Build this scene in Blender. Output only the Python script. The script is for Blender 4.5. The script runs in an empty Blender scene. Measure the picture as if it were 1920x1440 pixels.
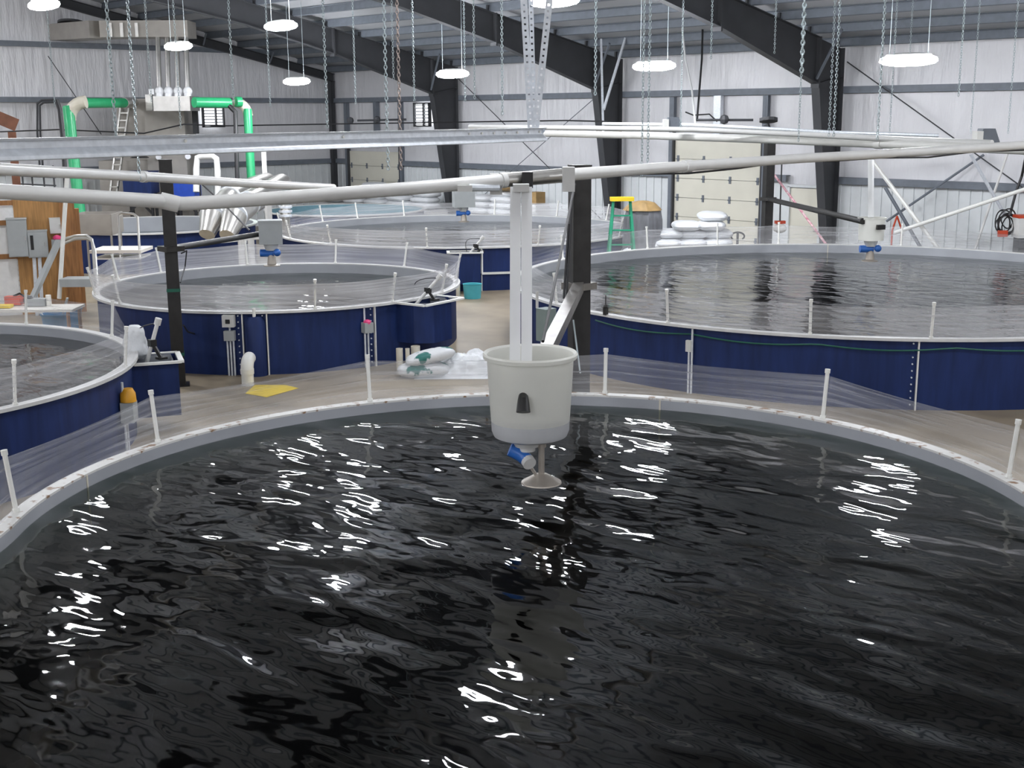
import bpy, bmesh, math, random
from mathutils import Vector, Matrix, noise
random.seed(7)
PI = math.pi
S = bpy.context.scene
COL = S.collection

# ---------------------------------------------------------------- camera, world, exposure
F = 2320.0; EYE = 4.1
PITCH = math.atan((720 - 214) / F); ROLL = 0.0062; YAW = math.radians(47.3)
_fw = Vector((-math.sin(YAW), math.cos(YAW), 0)); _rt = Vector((math.cos(YAW), math.sin(YAW), 0)); _up = Vector((0, 0, 1))
CF = _fw * math.cos(PITCH) - _up * math.sin(PITCH)
_u = _fw * math.sin(PITCH) + _up * math.cos(PITCH)
CR = _rt * math.cos(ROLL) - _u * math.sin(ROLL)
CU = _u * math.cos(ROLL) + _rt * math.sin(ROLL)
CAM = Vector((0, 0, EYE))
cd = bpy.data.cameras.new('camera'); cam = bpy.data.objects.new('camera', cd); COL.objects.link(cam)
M = Matrix.Identity(4)
for i in range(3):
    M[i][0] = CR[i]; M[i][1] = CU[i]; M[i][2] = -CF[i]; M[i][3] = CAM[i]
cam.matrix_world = M
cd.sensor_width = 36; cd.lens = F * 36 / 1920; cd.clip_start = 0.1; cd.clip_end = 200
S.camera = cam
w = bpy.data.worlds.new('world'); S.world = w; w.use_nodes = True
w.node_tree.nodes['Background'].inputs[0].default_value = (0.85, 0.9, 1.0, 1)
w.node_tree.nodes['Background'].inputs[1].default_value = 0.05
S.view_settings.view_transform = 'Standard'; S.view_settings.look = 'None'
S.view_settings.gamma = 1; S.view_settings.use_curve_mapping = False
S.view_settings.exposure = 0.62
LAMP = 95.0

def ray(x, y): return CF + CR * ((x - 960) / F) - CU * ((y - 720) / F)
def atz(x, y, z):
    d = ray(x, y); return CAM + d * ((z - EYE) / d.z)
def atY(x, y, Y):
    d = ray(x, y); return CAM + d * (Y / d.y)
def atX(x, y, X):
    d = ray(x, y); return CAM + d * (X / d.x)
def at(x, y, D): return CAM + ray(x, y) * D      # D = distance along the view axis, metres

XL, XR, YB, YF = -41.3, 13.0, 28.7, -12.7        # building
RIDGE_Y = 8.0
EAVE = 5.88; SLOPE = 0.21
def roof_z(y): return EAVE + SLOPE * ((YB - y) if y > RIDGE_Y else (y - YF))

# ---------------------------------------------------------------- materials
def mat(name, col, rough=0.5, metal=0.0, var=0.08, vscale=6.0, bump=0.0, bscale=30.0, spec=0.5, stretch=(1, 1, 1), col2=None, thresh=None):
    m = bpy.data.materials.new(name); m.use_nodes = True
    nt = m.node_tree; b = nt.nodes['Principled BSDF']
    b.inputs['Roughness'].default_value = rough; b.inputs['Metallic'].default_value = metal
    b.inputs['Specular IOR Level'].default_value = spec
    tc = nt.nodes.new('ShaderNodeTexCoord'); mp = nt.nodes.new('ShaderNodeMapping')
    mp.inputs['Scale'].default_value = stretch
    nt.links.new(tc.outputs['Object'], mp.inputs[0])
    n = nt.nodes.new('ShaderNodeTexNoise'); n.inputs['Scale'].default_value = vscale; n.inputs['Detail'].default_value = 5
    nt.links.new(mp.outputs[0], n.inputs['Vector'])
    r = nt.nodes.new('ShaderNodeValToRGB')
    c2 = col2 if col2 else tuple(min(1, c * (1 + var)) for c in col)
    c1 = tuple(c * (1 - var) for c in col)
    lo, hi = thresh if thresh else (0.3, 0.7)
    r.color_ramp.elements[0].position = lo; r.color_ramp.elements[1].position = hi
    r.color_ramp.elements[0].color = (*c1, 1); r.color_ramp.elements[1].color = (*c2, 1)
    nt.links.new(n.outputs['Fac'], r.inputs[0]); nt.links.new(r.outputs[0], b.inputs['Base Color'])
    if bump:
        n2 = nt.nodes.new('ShaderNodeTexNoise'); n2.inputs['Scale'].default_value = bscale; n2.inputs['Detail'].default_value = 3
        nt.links.new(mp.outputs[0], n2.inputs['Vector'])
        bp = nt.nodes.new('ShaderNodeBump'); bp.inputs['Strength'].default_value = bump; bp.inputs['Distance'].default_value = 0.02
        nt.links.new(n2.outputs['Fac'], bp.inputs['Height']); nt.links.new(bp.outputs[0], b.inputs['Normal'])
    return m

MT = {}
MT['navy'] = mat('navy_fibreglass', (0.010, 0.025, 0.105), 0.55, var=0.22, vscale=3, stretch=(3, 3, .4), spec=.3)
MT['liner'] = mat('grey_gelcoat', (0.33, 0.345, 0.37), 0.42, var=0.06, vscale=2)
MT['liner_teal'] = mat('teal_gelcoat', (0.16, 0.30, 0.36), 0.5, var=0.1)
MT['rim'] = mat('white_rim', (0.62, 0.62, 0.61), 0.42, var=0.05, vscale=8)
MT['rim_dirty'] = mat('stained_white_rim', (0.66, 0.655, 0.63), 0.42, col2=(0.22, 0.12, 0.055), vscale=11, thresh=(0.555, 0.66))
MT['pvc'] = mat('white_pvc', (0.78, 0.78, 0.74), 0.35, var=0.04)
MT['pvc_beige'] = mat('beige_pvc', (0.62, 0.58, 0.48), 0.4, var=0.05)
MT['pvc_pipe'] = mat('pale_grey_pvc', (0.70, 0.70, 0.68), 0.30, var=0.04)
MT['blackpost'] = mat('black_paint', (0.018, 0.017, 0.016), 0.45, var=0.3, vscale=9)
MT['frame'] = mat('dark_grey_primer', (0.045, 0.047, 0.052), 0.6, var=0.12, vscale=2)
MT['purlin'] = mat('grey_blue_primer', (0.155, 0.175, 0.205), 0.55, var=0.1)
MT['galv'] = mat('galvanised_steel', (0.74, 0.78, 0.83), 0.34, metal=0.25, var=0.10, vscale=22)
MT['steel'] = mat('stainless_steel', (0.60, 0.59, 0.56), 0.30, metal=0.9, var=0.08, vscale=5)
MT['dullsteel'] = mat('dull_sheet_steel', (0.34, 0.32, 0.29), 0.5, metal=0.3, var=0.08, vscale=3)
MT['armsteel'] = mat('weathered_tube_steel', (0.20, 0.19, 0.175), 0.38, metal=0.4, var=0.2)
MT['chain'] = mat('zinc_chain', (0.52, 0.60, 0.62), 0.35, metal=0.6, var=0.1)
MT['oldchain'] = mat('rusty_chain', (0.36, 0.30, 0.27), 0.5, metal=0.5, var=0.3)
MT['greybox'] = mat('grey_enclosure', (0.36, 0.38, 0.38), 0.5, var=0.04)
MT['greenbox'] = mat('grey_green_enclosure', (0.20, 0.25, 0.24), 0.5, var=0.05)
MT['whitebox'] = mat('off_white_plastic', (0.60, 0.60, 0.58), 0.45, var=0.04)
MT['blackplastic'] = mat('black_plastic', (0.012, 0.012, 0.012), 0.45, var=0.2)
MT['green'] = mat('green_pipe', (0.03, 0.40, 0.16), 0.32, var=0.06)
MT['bluemotor'] = mat('blue_motor', (0.03, 0.14, 0.48), 0.35, var=0.1)
MT['bluedrum'] = mat('bright_blue_plastic', (0.01, 0.06, 0.42), 0.4, var=0.12)
MT['bluebucket'] = mat('blue_bucket', (0.02, 0.20, 0.42), 0.45, var=0.06)
MT['teal'] = mat('teal_bucket', (0.08, 0.42, 0.48), 0.45, var=0.06)
MT['yellow'] = mat('yellow_paint', (0.80, 0.58, 0.02), 0.5, var=0.08)
MT['amber'] = mat('amber_plastic', (0.75, 0.36, 0.02), 0.4, var=0.08)
MT['pink'] = mat('pink_plastic', (0.85, 0.08, 0.25), 0.4, var=0.05)
MT['pinktape'] = mat('pink_tape', (0.85, 0.20, 0.32), 0.5, var=0.3, vscale=20, col2=(0.85, 0.7, 0.7))
MT['red'] = mat('red_paint', (0.55, 0.06, 0.02), 0.45, var=0.1)
MT['hosegreen'] = mat('green_hose', (0.01, 0.11, 0.07), 0.45, var=0.1)
MT['ladder'] = mat('ladder_green', (0.01, 0.28, 0.15), 0.45, var=0.06)
MT['ply'] = mat('plywood', (0.42, 0.22, 0.075), 0.65, var=0.22, vscale=5, stretch=(6, 6, .5))
MT['timber'] = mat('timber', (0.30, 0.135, 0.045), 0.65, var=0.25, vscale=6, stretch=(5, 5, .5))
MT['darkwood'] = mat('brown_timber', (0.22, 0.09, 0.05), 0.65, var=0.2, vscale=6)
MT['sheet'] = mat('white_wrap', (0.75, 0.75, 0.74), 0.4, var=0.06, bump=.5, bscale=6)
MT['board'] = mat('white_board', (0.80, 0.78, 0.72), 0.4, var=0.03)
MT['bag'] = mat('white_woven_bag', (0.76, 0.78, 0.80), 0.42, var=0.05, bump=.6, bscale=14)
MT['bagprint'] = mat('white_bag_green_print', (0.76, 0.78, 0.80), 0.42, col2=(0.02, 0.16, 0.14), vscale=2.6, thresh=(0.56, 0.58), bump=.5, bscale=14)
MT['brownbag'] = mat('tan_cover', (0.34, 0.22, 0.09), 0.6, var=0.2)
MT['tarp'] = mat('grey_tarp', (0.16, 0.165, 0.18), 0.4, var=0.25, vscale=4, bump=.6, bscale=5, stretch=(3, 3, .7))
MT['hopper'] = mat('milky_polyethylene', (0.80, 0.80, 0.75), 0.38, var=0.02)
MT['feed'] = mat('milky_polyethylene_base', (0.50, 0.51, 0.52), 0.35, var=0.03)
MT['chute'] = mat('white_chute', (0.88, 0.89, 0.90), 0.3, var=0.02)
MT['door'] = mat('cream_door_panel', (0.72, 0.70, 0.60), 0.5, var=0.03, vscale=2)
MT['copper'] = mat('dull_disc_metal', (0.42, 0.38, 0.33), 0.4, metal=0.5, var=0.1)
MT['cable'] = mat('black_cable', (0.02, 0.02, 0.022), 0.5, var=0.1)
MT['glare'] = mat('white_insulator', (0.85, 0.86, 0.88), 0.25, var=0.02)

# hopper glows through: slight translucency
def translucent(m, amt):
    nt = m.node_tree; b = nt.nodes['Principled BSDF']; out = nt.nodes['Material Output']
    t = nt.nodes.new('ShaderNodeBsdfTranslucent'); t.inputs[0].default_value = (0.8, 0.8, 0.76, 1)
    mx = nt.nodes.new('ShaderNodeMixShader'); mx.inputs[0].default_value = amt
    nt.links.new(b.outputs[0], mx.inputs[1]); nt.links.new(t.outputs[0], mx.inputs[2]); nt.links.new(mx.outputs[0], out.inputs[0])
translucent(MT['hopper'], .35)
translucent(MT['chute'], .25)

def wall_mat():
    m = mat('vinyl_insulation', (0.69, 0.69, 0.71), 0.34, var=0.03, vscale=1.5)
    nt = m.node_tree; b = nt.nodes['Principled BSDF']
    tc = nt.nodes.new('ShaderNodeTexCoord'); mp = nt.nodes.new('ShaderNodeMapping'); mp.inputs['Scale'].default_value = (2.2, 2.2, .35)
    nt.links.new(tc.outputs['Object'], mp.inputs[0])
    n = nt.nodes.new('ShaderNodeTexNoise'); n.inputs['Scale'].default_value = 2.0; n.inputs['Detail'].default_value = 4
    nt.links.new(mp.outputs[0], n.inputs['Vector'])
    bp = nt.nodes.new('ShaderNodeBump'); bp.inputs['Strength'].default_value = 0.55; bp.inputs['Distance'].default_value = 0.12
    nt.links.new(n.outputs['Fac'], bp.inputs['Height']); nt.links.new(bp.outputs[0], b.inputs['Normal'])
    return m
MT['vinyl'] = wall_mat()
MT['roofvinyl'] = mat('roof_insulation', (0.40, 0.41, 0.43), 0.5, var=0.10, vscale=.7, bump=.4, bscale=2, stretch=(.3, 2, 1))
MT['panel'] = mat('white_ribbed_liner', (0.70, 0.73, 0.74), 0.45, var=0.03)

def floor_mat():
    m = mat('concrete', (0.30, 0.255, 0.19), 0.42, var=0.16, vscale=1.1, spec=.4)
    nt = m.node_tree; b = nt.nodes['Principled BSDF']
    ramp = [n for n in nt.nodes if n.type == 'VALTORGB'][0]
    tc = nt.nodes.new('ShaderNodeTexCoord'); n = nt.nodes.new('ShaderNodeTexNoise'); n.inputs['Scale'].default_value = 0.45; n.inputs['Detail'].default_value = 6; n.inputs['Distortion'].default_value = 1.2
    nt.links.new(tc.outputs['Object'], n.inputs['Vector'])
    r = nt.nodes.new('ShaderNodeValToRGB'); r.color_ramp.elements[0].position = .40; r.color_ramp.elements[1].position = .62
    r.color_ramp.elements[0].color = (0.80, 0.77, 0.72, 1); r.color_ramp.elements[1].color = (1.08, 1.06, 1.03, 1)
    mx = nt.nodes.new('ShaderNodeMix'); mx.data_type = 'RGBA'; mx.blend_type = 'MULTIPLY'; mx.inputs[0].default_value = 1
    nt.links.new(n.outputs['Fac'], r.inputs[0]); nt.links.new(ramp.outputs[0], mx.inputs[6]); nt.links.new(r.outputs[0], mx.inputs[7])
    nt.links.new(mx.outputs[2], b.inputs['Base Color'])
    rr = nt.nodes.new('ShaderNodeMapRange'); rr.inputs[3].default_value = .28; rr.inputs[4].default_value = .6
    nt.links.new(n.outputs['Fac'], rr.inputs[0]); nt.links.new(rr.outputs[0], b.inputs['Roughness'])
    return m
MT['floor'] = floor_mat()

def emis(name, col, s):
    m = bpy.data.materials.new(name); m.use_nodes = True; nt = m.node_tree
    nt.nodes.clear(); o = nt.nodes.new('ShaderNodeOutputMaterial'); e = nt.nodes.new('ShaderNodeEmission')
    n = nt.nodes.new('ShaderNodeTexNoise'); n.inputs['Scale'].default_value = 2
    r = nt.nodes.new('ShaderNodeMapRange'); r.inputs[3].default_value = s * .97; r.inputs[4].default_value = s * 1.03
    nt.links.new(n.outputs['Fac'], r.inputs[0]); nt.links.new(r.outputs[0], e.inputs[1])
    e.inputs[0].default_value = (*col, 1); nt.links.new(e.outputs[0], o.inputs[0]); return m
MT['lamp'] = emis('lamp_lens', (0.93, 0.95, 1.0), LAMP)

MT['daylight'] = emis('daylight', (0.92, 0.96, 1.0), 2.2)
def film_mat(name, base, streak):
    m = bpy.data.materials.new(name); m.use_nodes = True; nt = m.node_tree; b = nt.nodes['Principled BSDF']; out = nt.nodes['Material Output']
    b.inputs['Base Color'].default_value = (0.78, 0.78, 0.80, 1); b.inputs['Roughness'].default_value = 0.16
    uv = nt.nodes.new('ShaderNodeUVMap'); uv.uv_map = 'UVMap'
    mp = nt.nodes.new('ShaderNodeMapping'); mp.inputs['Scale'].default_value = (0.4, 20, 1)
    nt.links.new(uv.outputs[0], mp.inputs[0])
    n = nt.nodes.new('ShaderNodeTexNoise'); n.inputs['Scale'].default_value = 1.0; n.inputs['Detail'].default_value = 5; n.inputs['Distortion'].default_value = .25
    nt.links.new(mp.outputs[0], n.inputs['Vector'])
    r = nt.nodes.new('ShaderNodeMapRange'); r.inputs[1].default_value = .42; r.inputs[2].default_value = .72; r.inputs[3].default_value = base; r.inputs[4].default_value = streak
    nt.links.new(n.outputs['Fac'], r.inputs[0])
    n3 = nt.nodes.new('ShaderNodeTexNoise'); n3.inputs['Scale'].default_value = 2.2; n3.inputs['Detail'].default_value = 2
    nt.links.new(uv.outputs[0], n3.inputs['Vector'])
    bp = nt.nodes.new('ShaderNodeBump'); bp.inputs['Strength'].default_value = .7; bp.inputs['Distance'].default_value = .03
    ad = nt.nodes.new('ShaderNodeMath'); ad.operation = 'ADD'
    nt.links.new(n.outputs['Fac'], ad.inputs[0]); nt.links.new(n3.outputs['Fac'], ad.inputs[1])
    nt.links.new(ad.outputs[0], bp.inputs['Height']); nt.links.new(bp.outputs[0], b.inputs['Normal'])
    t = nt.nodes.new('ShaderNodeBsdfTransparent'); mx = nt.nodes.new('ShaderNodeMixShader')
    nt.links.new(r.outputs[0], mx.inputs[0]); nt.links.new(t.outputs[0], mx.inputs[1]); nt.links.new(b.outputs[0], mx.inputs[2])
    nt.links.new(mx.outputs[0], out.inputs[0]); return m
MT['film'] = film_mat('clear_film', .20, .40)
MT['film_white'] = film_mat('cloudy_film', .28, .50)
MT['film_milky'] = film_mat('milky_film', .42, .62)

def water_mat(name, tint, dens, bump, scale, dist=0.05):
    m = bpy.data.materials.new(name); m.use_nodes = True; nt = m.node_tree; nt.nodes.clear()
    out = nt.nodes.new('ShaderNodeOutputMaterial')
    tc = nt.nodes.new('ShaderNodeTexCoord')
    # two families of ripples; the wide one is dragged round by the current
    mp = nt.nodes.new('ShaderNodeMapping'); mp.inputs['Rotation'].default_value = (0, 0, -YAW + math.radians(8)); mp.inputs['Scale'].default_value = (.62, 1.25, 1)
    nt.links.new(tc.outputs['Object'], mp.inputs[0])
    n1 = nt.nodes.new('ShaderNodeTexNoise'); n1.inputs['Scale'].default_value = scale; n1.inputs['Detail'].default_value = 1.5; n1.inputs['Distortion'].default_value = .3
    n2 = nt.nodes.new('ShaderNodeTexNoise'); n2.inputs['Scale'].default_value = scale * 3.3; n2.inputs['Detail'].default_value = 1.0; n2.inputs['Distortion'].default_value = .2
    nt.links.new(mp.outputs[0], n1.inputs['Vector']); nt.links.new(mp.outputs[0], n2.inputs['Vector'])
    ma = nt.nodes.new('ShaderNodeMath'); ma.operation = 'MULTIPLY_ADD'; ma.inputs[1].default_value = .13
    nt.links.new(n2.outputs['Fac'], ma.inputs[0]); nt.links.new(n1.outputs['Fac'], ma.inputs[2])
    bp = nt.nodes.new('ShaderNodeBump'); bp.inputs['Strength'].default_value = bump; bp.inputs['Distance'].default_value = dist
    nt.links.new(ma.outputs[0], bp.inputs['Height'])
    fr = nt.nodes.new('ShaderNodeFresnel'); fr.inputs[0].default_value = 1.33; nt.links.new(bp.outputs[0], fr.inputs['Normal'])
    gl = nt.nodes.new('ShaderNodeBsdfGlossy'); gl.inputs['Roughness'].default_value = .03; gl.inputs[0].default_value = (1, 1, 1, 1); nt.links.new(bp.outputs[0], gl.inputs['Normal'])
    tr = nt.nodes.new('ShaderNodeBsdfTransparent'); tr.inputs[0].default_value = (*tint, 1)
    mx = nt.nodes.new('ShaderNodeMixShader'); nt.links.new(fr.outputs[0], mx.inputs[0]); nt.links.new(tr.outputs[0], mx.inputs[1]); nt.links.new(gl.outputs[0], mx.inputs[2])
    nt.links.new(mx.outputs[0], out.inputs[0])
    va = nt.nodes.new('ShaderNodeVolumeAbsorption'); va.inputs[0].default_value = (0.35, 0.62, 0.55, 1); va.inputs[1].default_value = dens
    nt.links.new(va.outputs[0], out.inputs[1])
    return m
MT['water'] = water_mat('dark_green_water', (0.62, 0.70, 0.66), 6.0, 1.0, 1.5, .060)
MT['water_far'] = water_mat('grey_green_water', (0.62, 0.70, 0.66), 3.2, 1.0, 2.4, .030)

# ---------------------------------------------------------------- mesh builder
class MB:
    def __init__(s): s.v = []; s.f = []; s.uv = None; s.mi = []; s.cur = 0
    def add(s, vs, fs):
        o = len(s.v); s.v += [tuple(v) for v in vs]; s.f += [tuple(i + o for i in f) for f in fs]; s.mi += [s.cur] * len(fs); return s
    def box(s, c, size, rot=None):
        c = Vector(c); x, y, z = (q / 2 for q in size)
        vs = [Vector((a, b, d)) for a in (-x, x) for b in (-y, y) for d in (-z, z)]
        if rot is not None: vs = [rot @ v for v in vs]
        return s.add([v + c for v in vs], [(0, 1, 3, 2), (4, 6, 7, 5), (0, 4, 5, 1), (2, 3, 7, 6), (0, 2, 6, 4), (1, 5, 7, 3)])
    def bar(s, p0, p1, wd, ht, up=(0, 0, 1)):      # rectangular bar between two points
        p0 = Vector(p0); p1 = Vector(p1); d = (p1 - p0); L = d.length; d.normalize()
        u = Vector(up)
        if abs(d.dot(u)) > .98: u = Vector((1, 0, 0))
        a = d.cross(u).normalized(); b = a.cross(d).normalized()
        R = Matrix((a, d, b)).transposed()
        return s.box((p0 + p1) / 2, (wd, L, ht), R)
    def cyl(s, p0, p1, r0, r1=None, n=12, caps=True):
        r1 = r0 if r1 is None else r1
        return s.tube([p0, p1], [r0, r1], n, caps)
    def tube(s, pts, r, n=10, caps=True):
        pts = [Vector(p) for p in pts]; k = len(pts)
        rs = r if isinstance(r, (list, tuple)) else [r] * k
        vs = []; pa = None
        for i, p in enumerate(pts):
            t = ((pts[min(i + 1, k - 1)] - p).normalized() + (p - pts[max(i - 1, 0)]).normalized())
            if t.length < 1e-6: t = pts[-1] - pts[0]
            t.normalize()
            if pa is None:
                q = Vector((0, 0, 1)) if abs(t.z) < .9 else Vector((1, 0, 0)); a = t.cross(q).normalized()
            else: a = (pa - t * pa.dot(t)).normalized()
            pa = a; b = t.cross(a)
            for j in range(n):
                th = 2 * PI * j / n; vs.append(p + (a * math.cos(th) + b * math.sin(th)) * rs[i])
        fs = [(i * n + j, i * n + (j + 1) % n, (i + 1) * n + (j + 1) % n, (i + 1) * n + j) for i in range(k - 1) for j in range(n)]
        if caps: fs += [tuple(range(n))[::-1], tuple((k - 1) * n + j for j in range(n))]
        return s.add(vs, fs)
    def lathe(s, prof, c=(0, 0, 0), n=32, rfun=None, a0=0, a1=2 * PI):   # prof: (r, z)
        c = Vector(c); k = len(prof); closed = abs(a1 - a0 - 2 * PI) < 1e-6; m = n if closed else n + 1
        vs = []
        for r, z in prof:
            for j in range(m):
                th = a0 + (a1 - a0) * j / n; rr = r + (rfun(th) if rfun else 0)
                vs.append(c + Vector((rr * math.cos(th), rr * math.sin(th), z)))
        fs = [(i * m + j, i * m + (j + 1) % m, (i + 1) * m + (j + 1) % m, (i + 1) * m + j) for i in range(k - 1) for j in range(n)]
        return s.add(vs, fs)
    def ball(s, c, r, n=12, sc=(1, 1, 1)):
        c = Vector(c); vs = []; m = n // 2
        for i in range(m + 1):
            ph = PI * i / m
            for j in range(n):
                th = 2 * PI * j / n
                vs.append(c + Vector((r * sc[0] * math.sin(ph) * math.cos(th), r * sc[1] * math.sin(ph) * math.sin(th), r * sc[2] * math.cos(ph))))
        return s.add(vs, [(i * n + j, (i + 1) * n + j, (i + 1) * n + (j + 1) % n, i * n + (j + 1) % n) for i in range(m) for j in range(n)])
    def build(s, name, m, parent=None, loc=None, smooth=True, rot=0):
        me = bpy.data.meshes.new(name)
        org = Vector(loc) if loc is not None else None
        vs = [Vector(v) for v in s.v]
        if org is not None:
            if rot:
                Rm = Matrix.Rotation(-rot, 3, 'Z'); vs = [Rm @ (v - org) for v in vs]
            else: vs = [v - org for v in vs]
        me.from_pydata([tuple(v) for v in vs], [], s.f); me.validate(); me.update()
        for mm in (m if isinstance(m, (list, tuple)) else [m]): me.materials.append(MT[mm])
        if len(me.polygons) == len(s.mi): me.polygons.foreach_set('material_index', s.mi)
        if smooth:
            me.shade_smooth()
            me.set_sharp_from_angle(angle=0.6)
        if s.uv and len(s.uv) == len(vs):
            ul = me.uv_layers.new(name='UVMap')
            for lp in me.loops: ul.data[lp.index].uv = s.uv[lp.vertex_index]
        o = bpy.data.objects.new(name, me); COL.objects.link(o)
        if parent is not None:
            o.parent = parent
            if org is None: o.matrix_parent_inverse = par_inv(parent)
        if org is not None:
            if parent is not None: o.matrix_parent_inverse = par_inv(parent)
            o.location = org; o.rotation_euler.z = rot
        return o
def par_inv(p):
    chain = Matrix.Identity(4); q = p
    mats = []
    while q is not None:
        mats.append(q.matrix_parent_inverse @ (Matrix.Translation(q.location) @ q.rotation_euler.to_matrix().to_4x4())); q = q.parent
    for m_ in mats: chain = m_ @ chain
    return chain.inverted()
def tag(o, label, cat, group=None, kind=None):
    o['label'] = label; o['category'] = cat
    if group: o['group'] = group
    if kind: o['kind'] = kind
    return o
def thing(name, loc, label, cat, group=None, rz=0):
    o = bpy.data.objects.new(name, None); COL.objects.link(o); o.location = loc; o.rotation_euler.z = rz; o.empty_display_size = .2
    return tag(o, label, cat, group)
def struct(o): o['kind'] = 'structure'; return o

# ================================================================ SETTING
b = MB(); b.box(((XL + XR) / 2, (YB + YF) / 2, -.1), (XR - XL + 1, YB - YF + 1, .2)); struct(b.build('floor', 'floor', smooth=False))

def ribbed(b, p0, p1, z0, z1, nrm, pitch=.3, dep=.03, t=.05):   # vertical ribs standing out of a flat sheet
    p0 = Vector(p0); p1 = Vector(p1); d = p1 - p0; L = d.length; d.normalize(); nrm = Vector(nrm)
    b.bar(p0 + Vector((0, 0, (z0 + z1) / 2)), p1 + Vector((0, 0, (z0 + z1) / 2)), t, z1 - z0)
    k = int(L / pitch)
    for i in range(k):
        c = p0 + d * (pitch * (i + .5)) + nrm * (t / 2 + dep / 2) + Vector((0, 0, (z0 + z1) / 2))
        sz = (.05, dep, z1 - z0) if abs(d.x) > .5 else (dep, .05, z1 - z0)
        b.box(c, sz)
G1, G2, G3 = 2.29, 4.66, 6.42
def wall(name, p0, p1, nrm, gable, girts):
    n = Vector(nrm); b = MB(); t = .12
    p0 = Vector(p0); p1 = Vector(p1)
    if gable:
        x = p0.x; ys = [YF, RIDGE_Y, YB]
        lo = [(x, YF, 0), (x, YB, 0)]
        o = -n * t
        poly = [Vector((x, YF, 0)), Vector((x, YB, 0)), Vector((x, YB, EAVE)), Vector((x, RIDGE_Y, roof_z(RIDGE_Y))), Vector((x, YF, EAVE))]
        vs = poly + [q + o for q in poly]; k = 5
        b.add(vs, [tuple(range(k)), tuple(range(k, 2 * k))[::-1]] + [(i, (i + 1) % k, (i + 1) % k + k, i + k) for i in range(k)])
    else:
        c = (p0 + p1) / 2 - n * t / 2 + Vector((0, 0, EAVE / 2)); L = (p1 - p0).length
        b.box(c, (L, t, EAVE))
    wo = struct(b.build(name, 'vinyl', smooth=False))
    return wo
wback = wall('wall_back', (XL, YB, 0), (XR, YB, 0), (0, -1, 0), False, 0)
wfront = wall('wall_front', (XL, YF, 0), (XR, YF, 0), (0, 1, 0), False, 0)
wleft = wall('wall_left', (XL, YF, 0), (XL, YB, 0), (1, 0, 0), True, 0)
wright = wall('wall_right', (XR, YF, 0), (XR, YB, 0), (-1, 0, 0), True, 0)
# lower ribbed liner, leaving the door openings alone
DOORS = [(-40.25, -36.95, 2.75), (-23.9, -20.7, 3.35), (-19.8, -18.8, 2.2)]
segs = []; x = XL + .02
for a, c, h in DOORS: segs.append((x, a - .08)); x = c + .08
segs.append((x, -8.0))
for a, c in segs:
    b = MB(); ribbed(b, (a, YB - .03, 0), (c, YB - .03, 0), 0, G1, (0, -1, 0), .3, .03, .04); b.build('liner_panel', 'panel', wback, smooth=False)
b = MB(); ribbed(b, (XL + .03, 5, 0), (XL + .03, YB - .1, 0), 0, G1, (1, 0, 0), .3, .03, .04); b.build('liner_panel', 'panel', wleft, smooth=False)
def girt(z, y0=None):
    spans = [(XL + .02, XR - .02)] if z > 3.4 else [(a, c) for a, c in segs]
    for a, c in spans:
        b = MB(); b.box(((a + c) / 2, YB - .10, z + .08), (c - a, .2, .012)); b.box(((a + c) / 2, YB - .2, z), (c - a, .014, .17)); b.box(((a + c) / 2, YB - .16, z - .08), (c - a, .09, .012))
        b.build('girt', 'purlin', wback, smooth=False)
girt(G1 + .06); girt(G2)
for z, y0 in ((G1 + .06, 5), (G2, -2), (G3, 3)):
    y1 = min(YB - .05, YB - (z - EAVE) / SLOPE) if z > EAVE else YB - .05
    b = MB(); b.box((XL + .10, (y0 + y1) / 2, z + .08), (.2, y1 - y0, .012)); b.box((XL + .2, (y0 + y1) / 2, z), (.014, y1 - y0, .17)); b.box((XL + .16, (y0 + y1) / 2, z - .08), (.09, y1 - y0, .012))
    b.build('girt', 'purlin', wleft, smooth=False)
# light grey framing posts between the girts over the doors
for x0, x1 in ((-40.3, -36.9), (-23.95, -20.65)):
    for xx in (x0, x1):
        b = MB(); b.box((xx, YB - .11, (G2) / 2), (.05, .2, G2 - .2)); b.box((xx, YB - .2, G2 / 2), (.17, .012, G2 - .2)); b.build('door_jamb', 'purlin', wback, smooth=False)
b = MB(); b.box((-38.4, YB - .12, 3.75), (.2, .15, 1.7)); b.build('door_jamb', 'purlin', wback, smooth=False)
b = MB(); b.box((-22.3, YB - .12, 4.0), (.24, .15, 1.25)); b.build('door_jamb', 'galv', wback, smooth=False)

# doors
def garage(i, x0, x1, h, rows, cols):
    b = MB(); ph = h / rows
    for r in range(rows): b.box(((x0 + x1) / 2, YB - .09, ph * (r + .5)), (x1 - x0, .05, ph - .012))
    d = struct(b.build('door_%d' % i, 'door', smooth=False))
    g = MB()
    for xx in (x0 - .03, x1 + .03): g.box((xx, YB - .16, h / 2 + .15), (.05, .1, h + .3))
    g.build('door_track', 'frame', d, smooth=False)
    for r in range(1, rows):
        for c in range(cols):
            g = MB(); xx = x0 + .12 + (x1 - x0 - .24) * c / (cols - 1)
            g.box((xx, YB - .125, ph * r), (.07, .02, .2)); g.cyl((xx - .05, YB - .14, ph * r), (xx + .05, YB - .14, ph * r), .018, n=6)
            g.build('hinge', 'purlin', d, smooth=False)
garage(1, -40.2, -37.0, 2.75, 5, 4)
garage(2, -23.85, -20.75, 3.35, 6, 4)
b = MB(); b.box((-19.3, YB - .1, 1.05), (.92, .05, 2.1)); d3 = struct(b.build('door_3', 'door', smooth=False))
b = MB(); b.box((-19.8, YB - .12, 1.07), (.07, .12, 2.15)); b.box((-18.8, YB - .12, 1.07), (.07, .12, 2.15)); b.box((-19.3, YB - .12, 2.16), (1.07, .12, .07)); b.build('door_frame', 'panel', d3, smooth=False)
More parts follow.
